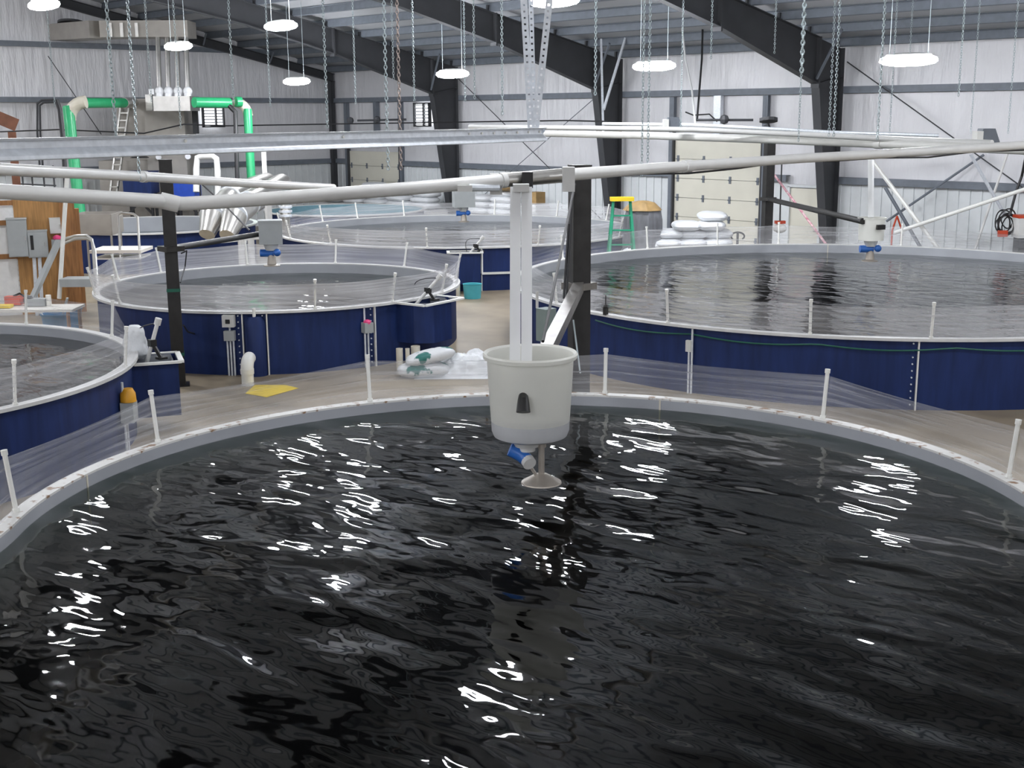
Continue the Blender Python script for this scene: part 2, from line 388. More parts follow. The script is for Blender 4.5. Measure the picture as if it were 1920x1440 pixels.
b = MB(); b.ball((-18.93, YB - .17, 1.0), .04, 8); b.cyl((-18.93, YB - .17, 1.0), (-18.93, YB - .12, 1.0), .012); b.build('door_handle', 'steel', d3)

# roof
b = MB()
for ya, yb_ in ((YB, RIDGE_Y), (RIDGE_Y, YF)):
    za, zb = roof_z(ya), roof_z(yb_)
    b.add([(XL - .2, ya, za), (XR + .2, ya, za), (XR + .2, yb_, zb), (XL - .2, yb_, zb), (XL - .2, ya, za + .1), (XR + .2, ya, za + .1), (XR + .2, yb_, zb + .1), (XL - .2, yb_, zb + .1)],
          [(0, 1, 2, 3), (4, 7, 6, 5), (0, 4, 5, 1), (1, 5, 6, 2), (2, 6, 7, 3), (3, 7, 4, 0)])
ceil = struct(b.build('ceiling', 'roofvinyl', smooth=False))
ang = math.atan(SLOPE)
def purlin(y):
    z = roof_z(y); s = 1 if y > RIDGE_Y else -1
    R = Matrix.Rotation(-ang * s, 3, 'X'); b = MB(); L = XR - XL - .1; cx = (XL + XR) / 2
    nn = R @ Vector((0, 0, 1)); c = Vector((cx, y, z))
    b.box(c - nn * .115, (L, .012, .19), R); b.box(c - nn * .212 + R @ Vector((0, .035, 0)), (L, .075, .012), R); b.box(c - nn * .018 + R @ Vector((0, -.035, 0)), (L, .075, .012), R)
    b.build('purlin', 'purlin', ceil, smooth=False)
y = YB - .35; i = 0
while y > -1:
    purlin(y); y -= 1.28; i += 1

# ---------------------------------------------------------------- rigid steel frames
def hpoly(b, pts, x, half, t=.014):         # web plate in YZ at x
    vs = [(x - t / 2, p[0], p[1]) for p in pts] + [(x + t / 2, p[0], p[1]) for p in pts]; k = len(pts)
    b.add(vs, [tuple(range(k)), tuple(range(k, 2 * k))[::-1]] + [(i, (i + 1) % k, (i + 1) % k + k, i + k) for i in range(k)])
def flange(b, pts, x, wd, t=.02):
    for p, q in zip(pts, pts[1:]):
        b.bar((x, p[0], p[1]), (x, q[0], q[1]), t, wd, up=(1, 0, 0))
RT = lambda y: roof_z(y) - .225
def rigid_frame(X, label):
    r = thing('rigid_frame', (X, 28.4, 0), label, 'steel frame')
    yo = YB - .22; ki = (27.45, 4.80)
    b = MB(); hpoly(b, [(28.22, 0), (yo, 0), (yo, RT(yo)), (27.4, RT(27.4)), (27.4, 4.80)], X, 0)
    flange(b, [(28.22, 0), (27.4, 4.8)], X, .24); flange(b, [(yo, 0), (yo, RT(yo))], X, .24); flange(b, [(27.4, 4.8), (yo, 5.0)], X, .2)
    b.build('column', 'frame', r, smooth=False)
    b = MB(); low = [(27.4, 4.80), (23.4, 6.02), (20.2, 6.78), (17.0, 7.33), (14, 7.95), (RIDGE_Y, 9.2)]
    top = [(p[0], RT(p[0])) for p in low]
    hpoly(b, low + top[::-1], X, 0); flange(b, low, X, .22); flange(b, top, X, .22)
    for p in ((27.4, 4.80), (23.4, 6.02)):    # bolted end plates
        b.bar((X, p[0], p[1] - .1), (X, p[0], RT(p[0]) + .02), .24, .05, up=(0, 1, 0))
    b.build('rafter', 'frame', r, smooth=False)
    low2 = [(RIDGE_Y, 9.2), (0, 7.6), (YF + 1.2, 5)]; b = MB(); top2 = [(p[0], roof_z(p[0]) - .23) for p in low2]
    hpoly(b, low2 + top2[::-1], X, 0); flange(b, low2, X, .22); b.build('rafter', 'frame', r, smooth=False)
    b = MB(); hpoly(b, [(YF + .25, 0), (YF + .6, 0), (YF + 1.2, 5), (YF + .25, 5.6)], X, 0); flange(b, [(YF + .6, 0), (YF + 1.2, 5)], X, .22); b.build('column', 'frame', r, smooth=False)
    y = YB - .35
    while y > 10:
        b = MB(); b.box((X + .02, y - .05, RT(y) + .09), (.06, .10, .18)); y -= 1.28
        b.build('purlin_clip', 'frame', r, smooth=False)
    for sx in (-1, 1):                        # flange braces up to the purlins
        b = MB(); b.bar((X + sx * .1, 27.3, 4.92), (X + sx * .95, 27.0, RT(27.0) + .05), .05, .05); b.build('flange_brace', 'purlin', r, smooth=False)
rigid_frame(-33.65, 'dark grey tapered steel frame nearest the left end wall')
rigid_frame(-26.0, 'dark grey tapered steel frame behind the perforated hangers')
rigid_frame(-18.35, 'dark grey tapered steel frame right of the big overhead door')
# end wall beam and corner column
r = thing('end_wall_frame', (XL + .25, 28.4, 0), 'slim dark steel beam following the roof slope on the left end wall', 'steel frame')
b = MB(); lo = [(YB - .2, RT(YB) - .28), (RIDGE_Y, RT(RIDGE_Y) - .28), (YF + .3, RT(YF) - .28)]; tp = [(YB - .2, RT(YB)), (RIDGE_Y, RT(RIDGE_Y)), (YF + .3, RT(YF))]
hpoly(b, lo + tp[::-1], XL + .3, 0); flange(b, lo, XL + .3, .2); flange(b, tp, XL + .3, .2); b.build('rafter', 'frame', r, smooth=False)
b = MB(); b.box((XL + .25, YB - .25, 2.7), (.014, .25, 5.4)); b.box((XL + .25, YB - .37, 2.7), (.2, .014, 5.4)); b.build('column', 'frame', r, smooth=False)
for yy in (25.6, 22.9, 20.1):
    b = MB(); b.bar((XL + .4, yy, RT(yy) - .3), (XL + 1.0, yy - .2, RT(yy) + .05), .05, .05); b.build('flange_brace', 'purlin', r, smooth=False)
# rod bracing on the back wall
def rod(name, p0, p1, rr, m, label, cat, group=None, n=6):
    b = MB(); b.cyl(p0, p1, rr, n=n); return tag(b.build(name, m), label, cat, group)
rod('brace_rod', (-33.4, YB - .3, 5.3), (-26.2, YB - .3, .6), .014, 'frame', 'thin dark brace rod falling right between the two left frames', 'brace rod')
rod('brace_rod', (-26.2, YB - .34, 5.0), (-33.4, YB - .34, .6), .012, 'purlin', 'thin pale brace rod rising right between the two left frames', 'brace rod')
rod('brace_rod', (-18.1, YB - .3, 5.35), (-10.4, YB - .3, .6), .016, 'frame', 'thin dark brace rod falling right from the right-hand frame', 'brace rod')
rod('brace_rod', atX(90, 105, XL + .3), atX(190, 252, XL + .3), .014, 'frame', 'thin dark brace rod on the left end wall above green pipe', 'brace rod')

# louvres
def louvre(name, c, w_, h, axis, label):
    r = thing(name, c, label, 'louvre'); b = MB(); c = Vector(c)
    ux = Vector((1, 0, 0)) if axis == 'x' else Vector((0, 1, 0)); nn = Vector((0, -1, 0)) if axis == 'x' else Vector((1, 0, 0))
    def bx(bb, cc, sw, sh, st): bb.box(cc, (sw, st, sh) if axis == 'x' else (st, sw, sh))
    for s in (-1, 1): bx(b, c + ux * s * w_ / 2, .05, h, .12); bx(b, c + Vector((0, 0, s * h / 2)), w_ + .05, .05, .12)
    bx(b, c + ux * w_ * .12, .05, h, .1)
    b.build('louvre_frame', 'frame', r, smooth=False)
    b = MB(); bx(b, c - nn * .05, w_, h, .02); b.build('daylight_pane', 'daylight', r, smooth=False)
    for i in range(7):
        b = MB(); zc = -h / 2 + h * (i + .5) / 7; Rr = Matrix.Rotation(.35 if axis == 'x' else -.35, 3, 'X' if axis == 'x' else 'Y')
        sz = (w_ - .05, .014, h / 7 * .42) if axis == 'x' else (.014, w_ - .05, h / 7 * .42)
        b.box(c + Vector((0, 0, zc)), sz, Rr); b.build('slat', 'glare', r, smooth=False)
louvre('wall_louvre', (XL + .2, 23.25, 4.08), .82, .72, 'y', 'metal slatted louvre on the left end wall beside green pipe')
louvre('wall_louvre', (-35.55, YB - .2, 4.1), .85, .8, 'x', 'metal slatted louvre on the back wall beside dark steel column')

# ================================================================ LAMPS
def lamp_bowl(L=1.15, W=.42):
    vs = []; n = 20; rings = [(.80, .07), (.97, .03), (1.0, -.03), (.88, -.08), (.5, -.115), (0.0, -.12)]
    for s, z in rings:
        for j in range(n):
            th = 2 * PI * j / n; cx = abs(math.cos(th)) ** .6 * (1 if math.cos(th) >= 0 else -1); sy = abs(math.sin(th)) ** .6 * (1 if math.sin(th) >= 0 else -1)
            vs.append(Vector((cx * L / 2 * s, sy * W / 2 * s, z)))
    fs = [(i * n + j, i * n + (j + 1) % n, (i + 1) * n + (j + 1) % n, (i + 1) * n + j) for i in range(len(rings) - 1) for j in range(n)]
    return vs, fs
def make_lamp(loc, label, proto=[]):
    loc = Vector(loc); r = thing('high_bay_lamp', loc, label, 'ceiling lamp', 'oval high bay lamps')
    if not proto:
        vs, fs = lamp_bowl(); b = MB(); b.add([v + loc for v in vs], fs); l = b.build('lens', 'lamp', r, loc=loc)
        b = MB(); n = 20
        pr = [(.40, .065), (.38, .10), (.2, .13)]
        vs = []
        for s, z in pr:
            for j in range(n):
                th = 2 * PI * j / n; cx = abs(math.cos(th)) ** .6 * (1 if math.cos(th) >= 0 else -1); sy = abs(math.sin(th)) ** .6 * (1 if math.sin(th) >= 0 else -1)
                vs.append(loc + Vector((cx * 1.17 * s, sy * .44 * s, z)))
        b.add(vs, [(i * n + j, i * n + (j + 1) % n, (i + 1) * n + (j + 1) % n, (i + 1) * n + j) for i in range(2) for j in range(n)] + [tuple(2 * n + j for j in range(n))])
        h = b.build('housing', 'whitebox', r, loc=loc); proto.extend([l, h])
    else:
        for p in proto:
            c = p.copy(); COL.objects.link(c); c.parent = r; c.matrix_parent_inverse = Matrix.Identity(4); c.location = (0, 0, 0)
    for s in (-.4, .4):
        b = MB(); b.cyl(loc + Vector((s, 0, .07)), Vector((loc.x + s, loc.y, roof_z(loc.y) - .02)), .008, n=5); b.build('suspension_wire', 'chain', r)
    return r
def lampY(x, y, Y, label): make_lamp(atY(x, y, Y), label)
lampY(1703, 112, 22.0, 'glowing oval lamp right of the right-hand steel frame, the largest hanging near the back wall')
lampY(1226, 123, 22.0, 'glowing oval lamp between the perforated hangers and the right-hand frame')
lampY(848, 138, 22.0, 'glowing oval lamp hanging in front of the left tapered column')
lampY(556, 152, 21.4, 'small glowing oval lamp near the far left corner of the hall')
lampY(1040, 1, 17.0, 'glowing oval lamp cut by the top edge at the perforated hangers')
lampY(526, 48, 17.0, 'glowing oval lamp hanging in front of the left rafter')
lampY(334, 86, 17.0, 'oval lamp hanging over the four silver riser pipes')
lampY(82, 8, 11.7, 'tilted glowing oval lamp at the top left of the end wall')
OFF = [(-24.6, 17.2, 7.2), (-21.3, 8.4, 7.4), (-13.9, 12.6, 7.4)]
for p in OFF + [(-7.5, 7.5, 7.4), (-2.5, 14, 7.2), (4, 8, 7.4), (-13, -1, 7.0), (-3, -3, 6.8), (5, -4, 6.8), (-23, -4, 6.8), (-31.5, 2.5, 7.0), (-6, 22, 5.2), (2, 22, 5.2), (7, 15, 6.8), (-36, 6, 7.0), (-7, -8, 6.2), (-15, -8, 6.2), (3, -9, 6.0), (9, 2, 6.8), (-20, -9, 6.0), (-38.2, 11, 7.2), (-37.5, -1, 7.0)]:  # after OFF: unseen lamps added to brighten the hall, its front and end wall
    make_lamp(p, 'unseen oval high bay lamp above the view, placed for water glitter and fill light')

# ================================================================ TANKS
def tank_r(T, th): return T['R'] + (T['rf'](th) if T.get('rf') else 0)
def tpt(T, th, z, dr=0):
    r = tank_r(T, th) + dr; return Vector((T['c'][0] + r * math.cos(th), T['c'][1] + r * math.sin(th), z))
def px_ang(T, x, y):
    p = atz(x, y, T['T']); return math.atan2(p.y - T['c'][1], p.x - T['c'][0])
def make_tank(name, T, label, wlabel, stakes, film='film', rim='rim', liner='liner', hs=.5, water='water_far', wl=.15, seams=(), flange_w=.13, lean=.10, guard=True):
    c = T['c']; H = T['T']; R = T['R']; rf = T.get('rf'); n = 128
    root = thing('fish_tank', (c[0], c[1], 0), label, 'fish tank')
    C3 = (c[0], c[1], 0)
    b = MB(); b.lathe([(R + .05, H - .035), (R + .05, 0.0)], C3, n, rf); b.build('shell', 'navy', root)
    b = MB(); b.lathe([(R, H - .02), (R, .05), (R - .05, .03), (.02, .03)], C3, n, rf if not rf else (lambda t: rf(t)))
    if rf:  # floor centre stays closed
        pass
    b.build('liner', liner, root)
    b = MB(); b.lathe([(R + .0, H - .02), (R + .0, H), (R + flange_w, H), (R + flange_w, H - .04), (R + .045, H - .04)], C3, n, rf); b.build('rim', rim, root)
    # water body
    b = MB(); zl = H - wl
    b.lathe([(.001, zl), (R * .33, zl), (R * .66, zl), (R + .012, zl), (R + .012, .04), (.001, .04)], C3, n, (lambda t: 0) if not rf else None)
    if rf:
        b = MB(); vs = []; K = [0.0, .35, .7, 1.0]
        for k in K + ['b', 'c']:
            for j in range(n):
                th = 2 * PI * j / n; rr = (tank_r(T, th) + .012)
                s_ = k if not isinstance(k, str) else (1.0 if k == 'b' else 0.0)
                vs.append(Vector((c[0] + rr * s_ * math.cos(th), c[1] + rr * s_ * math.sin(th), zl if not isinstance(k, str) else .04)))
        b.add(vs, [(i * n + j, i * n + (j + 1) % n, (i + 1) * n + (j + 1) % n, (i + 1) * n + j) for i in range(5) for j in range(n)])
    wo = b.build('tank_water', water, None, loc=(c[0], c[1], 0)); 
    bmw = bmesh.new(); bmw.from_mesh(wo.data); bmesh.ops.recalc_face_normals(bmw, faces=bmw.faces); bmw.normal_update()
    if max(bmw.faces, key=lambda f: f.calc_center_median().z).normal.z < 0: bmesh.ops.reverse_faces(bmw, faces=bmw.faces)
    bmw.to_mesh(wo.data); bmw.free()
    tag(wo, wlabel, 'water')
    # guard posts and film
    if guard:
        A = [s if isinstance(s, float) else px_ang(T, *s) for s in stakes]; A = sorted(a % (2 * PI) for a in A)
        # fill wide gaps
        out = []
        for i, a in enumerate(A):
            nx = A[(i + 1) % len(A)] + (2 * PI if i == len(A) - 1 else 0); out.append(a); g = nx - a
            k = int(g / math.radians(44))
            for q in range(k): out.append((a + g * (q + 1) / (k + 1)) % (2 * PI))
        A = sorted(out)
        for a in A:
            b = MB(); p = tpt(T, a, H - .0, flange_w - .045); q = tpt(T, a, H + hs, flange_w - .045 + lean * .5)
            b.cyl(p, q, .021, n=8); b.cyl(q - (q - p).normalized() * .03, q + (q - p).normalized() * .012, .028, n=8); b.cyl(p, p + (q - p).normalized() * .03, .03, n=8)
            b.build('guard_post', 'pvc', root)
        b = MB(); b.uv = []; vs = []; fs = []; rows = 4; tot = 0
        seq = []
        for i, a in enumerate(A):
            nx = A[(i + 1) % len(A)] + (2 * PI if i == len(A) - 1 else 0)
            for q in range(12): seq.append((a, nx, q / 12))
        seq.append((A[0] + 2 * PI, A[0] + 2 * PI, 0))
        rnd = random.Random(int(R * 100)); Rr = tank_r(T, A[0])
        for a, nx, q in seq:
            th = a + (nx - a) * q
            bot = tpt(T, th, H + .004, flange_w - .03)
            ta = tpt(T, a, H + hs * .88, flange_w - .02 + lean * .45); tb = tpt(T, nx, H + hs * .88, flange_w - .02 + lean * .45)
            top = ta.lerp(tb, q); sag = math.sin(PI * q); top.z -= .05 * sag * hs
            for k in range(rows + 1):
                s = k / rows; p = bot.lerp(top, s)
                p.z += .0; pull = noise.noise(Vector((th * 6, s * 2.5, R))) * .03 * math.sin(PI * s)
                p += Vector((math.cos(th), math.sin(th), 0)) * pull
                vs.append(p); b.uv.append((th * Rr, s * hs))
        m = rows + 1
        fs = [(i * m + k, (i + 1) * m + k, (i + 1) * m + k + 1, i * m + k + 1) for i in range(len(seq) - 1) for k in range(rows)]
        b.add(vs, fs); uv = b.uv; b.build('guard_film', film, root)
    for a in seams:
        if not isinstance(a, float): a = px_ang(T, *a)
        b = MB(); p = tpt(T, a, 0, .05); q = tpt(T, a, H - .04, .05); dr = Vector((math.cos(a), math.sin(a), 0))
        b.bar(p + dr * .02, q + dr * .02, .02, .05, up=dr); sf = b.build('seam_flange', 'pvc', root, smooth=False)
        b = MB(); ta = Vector((-dr.y, dr.x, 0))
        for k in range(10):
            for s in (-1,):
                cc = tpt(T, a, .08 + (H - .16) * k / 9, .055) + ta * .07 * s; b.cyl(cc - dr * .005, cc + dr * .015, .012, n=6)
        b.build('bolt_row', 'galv', sf)
    return root
def Tk(c, R, H, rf=None): return dict(c=c, R=R, T=H, rf=rf)
CA = (-6.88, 6.59); tc_ = math.atan2(-CA[1], -CA[0])
def rfA(th):
    s = (math.cos(th - tc_) - .10) / .82
    s = max(0, min(1, s)); return 1.35 * s * s * (3 - 2 * s)
TA = Tk(CA, 4.06, 1.02, rfA)
TD = Tk((-12.7, 20.5), 6.32, 1.03)
TB = Tk((-19.7, 12.35), 3.2, 1.05)
TC = Tk((-25.95, 22.0), 4.78, 1.05)
TE = Tk((-16.75, 3.95), 3.55, 1.05)
_g = at(285, 417, 35.5); TG = Tk((_g.x, _g.y), 2.85, 1.08)
_f = atz(648, 392, 1.05); TF = Tk((_f.x, _f.y), 2.55, 1.05)

make_tank('a', TA, 'huge round navy tank with white rim filling the foreground under the milky feed bucket',
          'dark rippled water with lamp glitter in the nearest tank',
          [(3, 960), (300, 830), (683, 745), (1133, 740), (1541, 785), (1900, 895), math.radians(-70.0), math.radians(-100), math.radians(-30), math.radians(5), math.radians(30)],
          rim='rim_dirty', water='water', wl=.125, hs=.5)
tankD = make_tank('d', TD, 'large round navy tank at the right behind the nearest tank',
          'grey-green rippled water in the large right-hand tank',
          [(1192, 463), (1328, 455), (1449, 452), (1690, 460), (1265, 602), (1515, 632), (1759, 645), (1010, 515), (1090, 565)],
          seams=[(1737, 646)], wl=.2, film='film')
tankB = make_tank('b', TB, 'round navy tank behind the left black post with grey switch boxes on its side',
          'glittering grey water in the tank behind the left black post',
          [(220, 525), (297, 510), (197, 552), (453, 490), (645, 487), (777, 497), (790, 545), (848, 522), (593, 581), (320, 583)],
          film='film_milky', wl=.2, seams=[(448, 587), (497, 587), (708, 571)], hs=.48, lean=.2)
tankC = make_tank('c', TC, 'round navy tank at the back centre below the left overhead door',
          'pale grey water in the back centre tank',
          [(548, 447), (603, 415), (668, 409), (751, 403), (611, 458), (797, 466), (1025, 462), (1178, 425), (1150, 412), (930, 401)],
          film='film_white', wl=.2, hs=.45, lean=.2, seams=[(907, 466)])
tankE = make_tank('e', TE, 'round navy tank cut by the left edge of the picture',
          'grey-green streaked water in the tank at the left edge',
          [(38, 762), (52, 607), (225, 688), (212, 630)], wl=.15, hs=.5)
make_tank('g', TG, 'round navy tank with grey inside behind the steel sink at the far left',
          'dim water in the far left tank behind the steel sink', [], guard=False, wl=.45)
make_tank('f', TF, 'pale teal lined round tank in the far corner behind the back centre tank',
          'dim water in the corner tank lined with teal', [], guard=False, wl=.5, liner='liner_teal')

# ---- outlet boxes on the tanks
def outlet_box(T, root, a, wid, dep, z0, z1, chamfer=True, boxm='navy'):
    dr = Vector((math.cos(a), math.sin(a), 0)); ta = Vector((-dr.y, dr.x, 0)); p = tpt(T, a, 0, .0)
    prof = [(-wid / 2, -.1), (-wid / 2, dep * .6), (-wid / 4, dep), (wid / 4, dep), (wid / 2, dep * .6), (wid / 2, -.1)] if chamfer else [(-wid / 2, -.1), (-wid / 2, dep), (wid / 2, dep), (wid / 2, -.1)]
    b = MB(); k = len(prof)
    vs = [p + ta * u + dr * v + Vector((0, 0, z0)) for u, v in prof] + [p + ta * u + dr * v + Vector((0, 0, z1)) for u, v in prof]
    b.add(vs, [tuple(range(k))] + [(i, (i + 1) % k, (i + 1) % k + k, i + k) for i in range(k)])
    sub = [(u * .86, v * .9 + .01) for u, v in prof]
    vs = [p + ta * u + dr * v + Vector((0, 0, z0 + .1)) for u, v in sub] + [p + ta * u + dr * v + Vector((0, 0, z1)) for u, v in sub]
    b.cur = 1; b.add(vs, [tuple(range(k))] + [(i, (i + 1) % k, (i + 1) % k + k, i + k) for i in range(k)])
    bo = b.build('outlet_box', [boxm, 'liner'], root, smooth=False)
    b = MB(); fw = .07
    o = [(-wid / 2 - .04, .06), (-wid / 2 - .04, dep + .04), (wid / 2 + .04, dep + .04), (wid / 2 + .04, .06)]
    for q in range(4):
        u0, v0 = o[q]; u1, v1 = o[(q + 1) % 4]
        b.bar(p + ta * u0 + dr * v0 + Vector((0, 0, z1)), p + ta * u1 + dr * v1 + Vector((0, 0, z1)), fw, .03)
    b.build('box_rim', 'pvc', bo, smooth=False)
    return p + dr * dep * .5 + Vector((0, 0, z1))
pB = outlet_box(TB, tankB, px_ang(TB, 775, 557), .95, .62, .35, 1.02)
pE = outlet_box(TE, tankE, px_ang(TE, 246, 664) + .06, .62, .62, .2, .93, False)
pC = outlet_box(TC, tankC, px_ang(TC, 872, 467), .7, .5, .22, .96, False)

def probe(p, tip, label, hold=True):
    r = thing('water_probe', p, label, 'probe'); p = Vector(p); tip = Vector(tip)
    b = MB(); b.cyl(p + (p - tip) * .25, tip, .028, n=8); b.build('probe_tube', 'pvc_pipe', r)
    d = (tip - p).normalized()
    b = MB(); b.cyl(tip - d * .02, tip + d * .07, .045, n=10); b.build('probe_cap', 'whitebox', r)
    if hold:
        m = p.lerp(tip, .45); b = MB(); b.box(m, (.09, .09, .09)); b.bar(m, (m.x + .08, m.y + .08, p.z), .05, .04); b.box((m.x + .08, m.y + .08, p.z + .01), (.12, .12, .03)); b.build('clamp', 'blackplastic', r, smooth=False)
    b = MB(); e = p + Vector((-.1, -.05, 0)); pts = []
    for i in range(9):
        t = i / 8; q = tip.lerp(e, t); q.z += .12 * math.sin(PI * t) ; q += CR * (-.16 * math.sin(PI * t)); pts.append(q)
    b.tube(pts, .008, 5); b.build('cable', 'cable', r)
probe(pB + CR * -.15, pB + CR * .18 + Vector((0, 0, .38)), 'slanting probe with black clamp on the box of the tank behind the black post')
probe(pE + CR * -.06, pE + CR * .10 + Vector((0, 0, .48)), 'slanting white capped probe standing in the open box of the left-edge tank')
probe(pC + CR * .15, pC + CR * .40 + Vector((0, 0, .3)), 'small slanting black probe at the front of the back centre tank')

# sump bulge with white flanges between seams of tank B, and elbow
a1 = px_ang(TB, 472, 588); pb = tpt(TB, a1, 0, .05)
b = MB(); b.lathe([(.17, 0), (.17, .88), (.12, .96), (.0, .99)], pb, 16); b.build('sump_bulge', 'navy', tankB)
def elbow_pipe(base, h, r, out, m, name, label, cat='pipe'):
    base = Vector(base); pts = [base, base + Vector((0, 0, h))]; out = Vector(out).normalized(); R_ = r * 1.5
    for i in range(1, 7):
        t = i / 6 * PI / 2; pts.append(base + Vector((0, 0, h + R_ * math.sin(t))) + out * (R_ * (1 - math.cos(t))))
    pts.append(pts[-1] + out * r * .6)
    root = thing(name, base, label, cat)
    b = MB(); b.tube(pts[1:], r, 16); b.build('elbow', m, root)
    b = MB(); b.cyl(base, base + Vector((0, 0, h)), r * .95, n=16); b.cyl(base + Vector((0, 0, h - .06)), base + Vector((0, 0, h + .02)), r * 1.06, n=16); b.build('riser', m, root)
pe = atz(465, 722, 0); elbow_pipe(pe, .24, .10, pb - pe, 'pvc', 'drain_elbow', 'white plastic elbow pipe rising from the floor into the navy tank')
# small hose stub above
p = at(466, 600, 20.0); q = tpt(TB, a1, 1.1, .12)
b = MB(); b.tube([q, q + Vector((0, 0, -.12)), q + Vector((.03, -.03, -.22)), q + Vector((.0, -.03, -.30))], .028, 8); tag(b.build('hose_stub', 'pvc'), 'short white hose stub hanging over the rim above the white elbow', 'hose')

# standpipes
for i, (x, y, yt, rr) in enumerate([(750, 695, 647, .055), (765, 695, 650, .035), (780, 690, 645, .075)]):
    p = atz(x, y + 6, 0); zt = .42
    b = MB(); b.lathe([(rr, 0), (rr, zt), (rr * .8, zt), (rr * .8, .05)], p, 16)
    tag(b.build('standpipe', 'pvc_beige', loc=p), ['pale standpipe under the tank box, leftmost of three', 'thin pale standpipe under the tank box, the middle of three', 'pale standpipe under the tank box, the widest of three'][i], 'pipe', 'standpipes under the outlet box')

# switch boxes on B
def switchbox(T, root_label, a, items, conduits, zc, label, name='switch_box'):
    dr = Vector((math.cos(a), math.sin(a), 0)); ta = Vector((-dr.y, dr.x, 0)); p = tpt(T, a, 0, .05)
    r = thing(name, p, label, 'electrical box', rz=0); Rm = Matrix((ta, dr, Vector((0, 0, 1)))).transposed()
    for z, w_, h, d, m, nm in items:
        b = MB(); b.box(p + dr * (d / 2 + .02) + Vector((0, 0, z)), (w_, d, h), Rm); o = b.build(nm, m, r, smooth=False)
        if nm == 'switch':
            b = MB(); b.box(p + dr * (d + .03) + Vector((0, 0, z)), (w_ * .35, .02, h * .35), Rm); b.build('knob', 'blackplastic', o, smooth=False)
    for u, z0, z1 in conduits:
        b = MB(); b.cyl(p + ta * u + dr * .05 + Vector((0, 0, z0)), p + ta * u + dr * .05 + Vector((0, 0, z1)), .016, n=8); b.build('conduit', 'galv', r)
    return r, p, dr, ta
switchbox(TB, '', px_ang(TB, 421, 588), [(.90, .19, .19, .12, 'whitebox', 'switch'), (.66, .17, .16, .10, 'greybox', 'junction_box')], [(-.05, 0, .6), (0, 0, .85), (.05, 0, .6)], 0, 'white square switch over a grey box on the tank behind the black post')
r_, p_, d_, t_ = switchbox(TB, '', px_ang(TB, 690, 573), [(.68, .16, .17, .13, 'greybox', 'junction_box')], [(-.03, 0, 1.0), (.03, 0, .6)], 0, 'grey box with pink lens on conduit beside the tank outlet box')
b = MB(); b.ball(p_ + d_ * .09 + Vector((0, 0, .765)), .07, 10, (1, 1, .75)); b.build('beacon', 'pink', r_)
ae = px_ang(TE, 229, 690) - .03
r_, p_, d_, t_ = switchbox(TE, '', ae, [(.52, .18, .25, .16, 'greybox', 'junction_box')], [(-.04, 0, .9), (.04, 0, .5)], 0, 'grey box with amber lamp on conduits beside the left-edge tank')
b = MB(); b.lathe([(.0, .17), (.06, .165), (.095, .10), (.10, 0), (.0, 0)], p_ + d_ * .1 + Vector((0, 0, .65)), 14); b.build('beacon', 'amber', r_)
switchbox(TD, '', px_ang(TD, 1286, 612), [(.72, .09, .17, .06, 'whitebox', 'junction_box')], [(.05, 0, .98), (.0, 0, .65)], 0, 'slim conduit with small cream box on the large right-hand tank')
# box left end of D
pd = at(1024, 578, 18.9); r_ = thing('control_cabinet', (pd.x, pd.y, 0), 'grey-green control cabinet standing at the left end of the large right-hand tank', 'electrical box')
b = MB(); b.box((pd.x, pd.y, .95), (.22, .22, .5)); b.build('cabinet', 'greenbox', r_, smooth=False)
b = MB(); b.bar(pd + CR * -.14 - CF * .1, pd + CR * -.14 - CF * .1 + Vector((0, 0, .25)), .05, .01); b.build('label_plate', 'whitebox', r_, smooth=False)
for s in (-.05, .05): b = MB(); b.cyl((pd.x + s, pd.y + s, 0), (pd.x + s, pd.y + s, .72), .018, n=8); b.build('conduit', 'galv', r_)
# green hose along D rim
b = MB(); pts = []
for i in range(60):
    a = px_ang(TD, 1140, 582) + (px_ang(TD, 1900, 650) + .25 - px_ang(TD, 1140, 582)) * i / 59
    pts.append(tpt(TD, a, .93 - .05 * abs(math.sin(i * .22)) - .03, .09))
b.tube(pts, .012, 6); tag(b.build('garden_hose', 'hosegreen'), 'dark green hose draped under the rim of the large right-hand tank', 'hose')
# clip on D rim
p = tpt(TD, px_ang(TD, 1172, 584), 1.05, .12); b = MB(); b.box(p + Vector((0, 0, .03)), (.06, .06, .12)); b.ball(p + Vector((0, 0, .1)), .04, 8); b.cyl(p, p + Vector((0, 0, .28)), .008, n=5); tag(b.build('rim_clip', 'blackplastic'), 'small black clip on the near rim of the large right-hand tank', 'clip')
# framed panel on C
a = px_ang(TC, 932, 466); p = tpt(TC, a, 0, .1); dr = Vector((math.cos(a), math.sin(a), 0)); ta = Vector((-dr.y, dr.x, 0))
if ta.dot(CR) < 0: ta = -ta
b = MB(); b.bar(p - ta * .28 + Vector((0, 0, .42)), p + ta * .55 + Vector((0, 0, .42)), .04, .05); b.bar(p - ta * .28 + Vector((0, 0, .42)), p - ta * .28 + Vector((0, 0, .98)), .04, .04); b.build('panel_trim', 'pvc', tankC, smooth=False)

# white drain stub and teal bucket by tank C
p = atz(857, 560, 0); b = MB(); b.lathe([(.075, 0), (.075, .38), (.06, .38), (.06, .03)], p, 14); tag(b.build('pipe_stub', 'pvc_beige', loc=p), 'short pale pipe stub on the floor beside the teal bucket', 'pipe')
p = atz(886, 559, 0); b = MB(); b.lathe([(0, 0), (.19, 0), (.215, .32), (.225, .33), (.20, .32), (.18, .02), (0, .02)], p, 20); r_ = tag(b.build('bucket', 'teal', loc=p), 'teal bucket on the floor under the back centre tank', 'bucket')

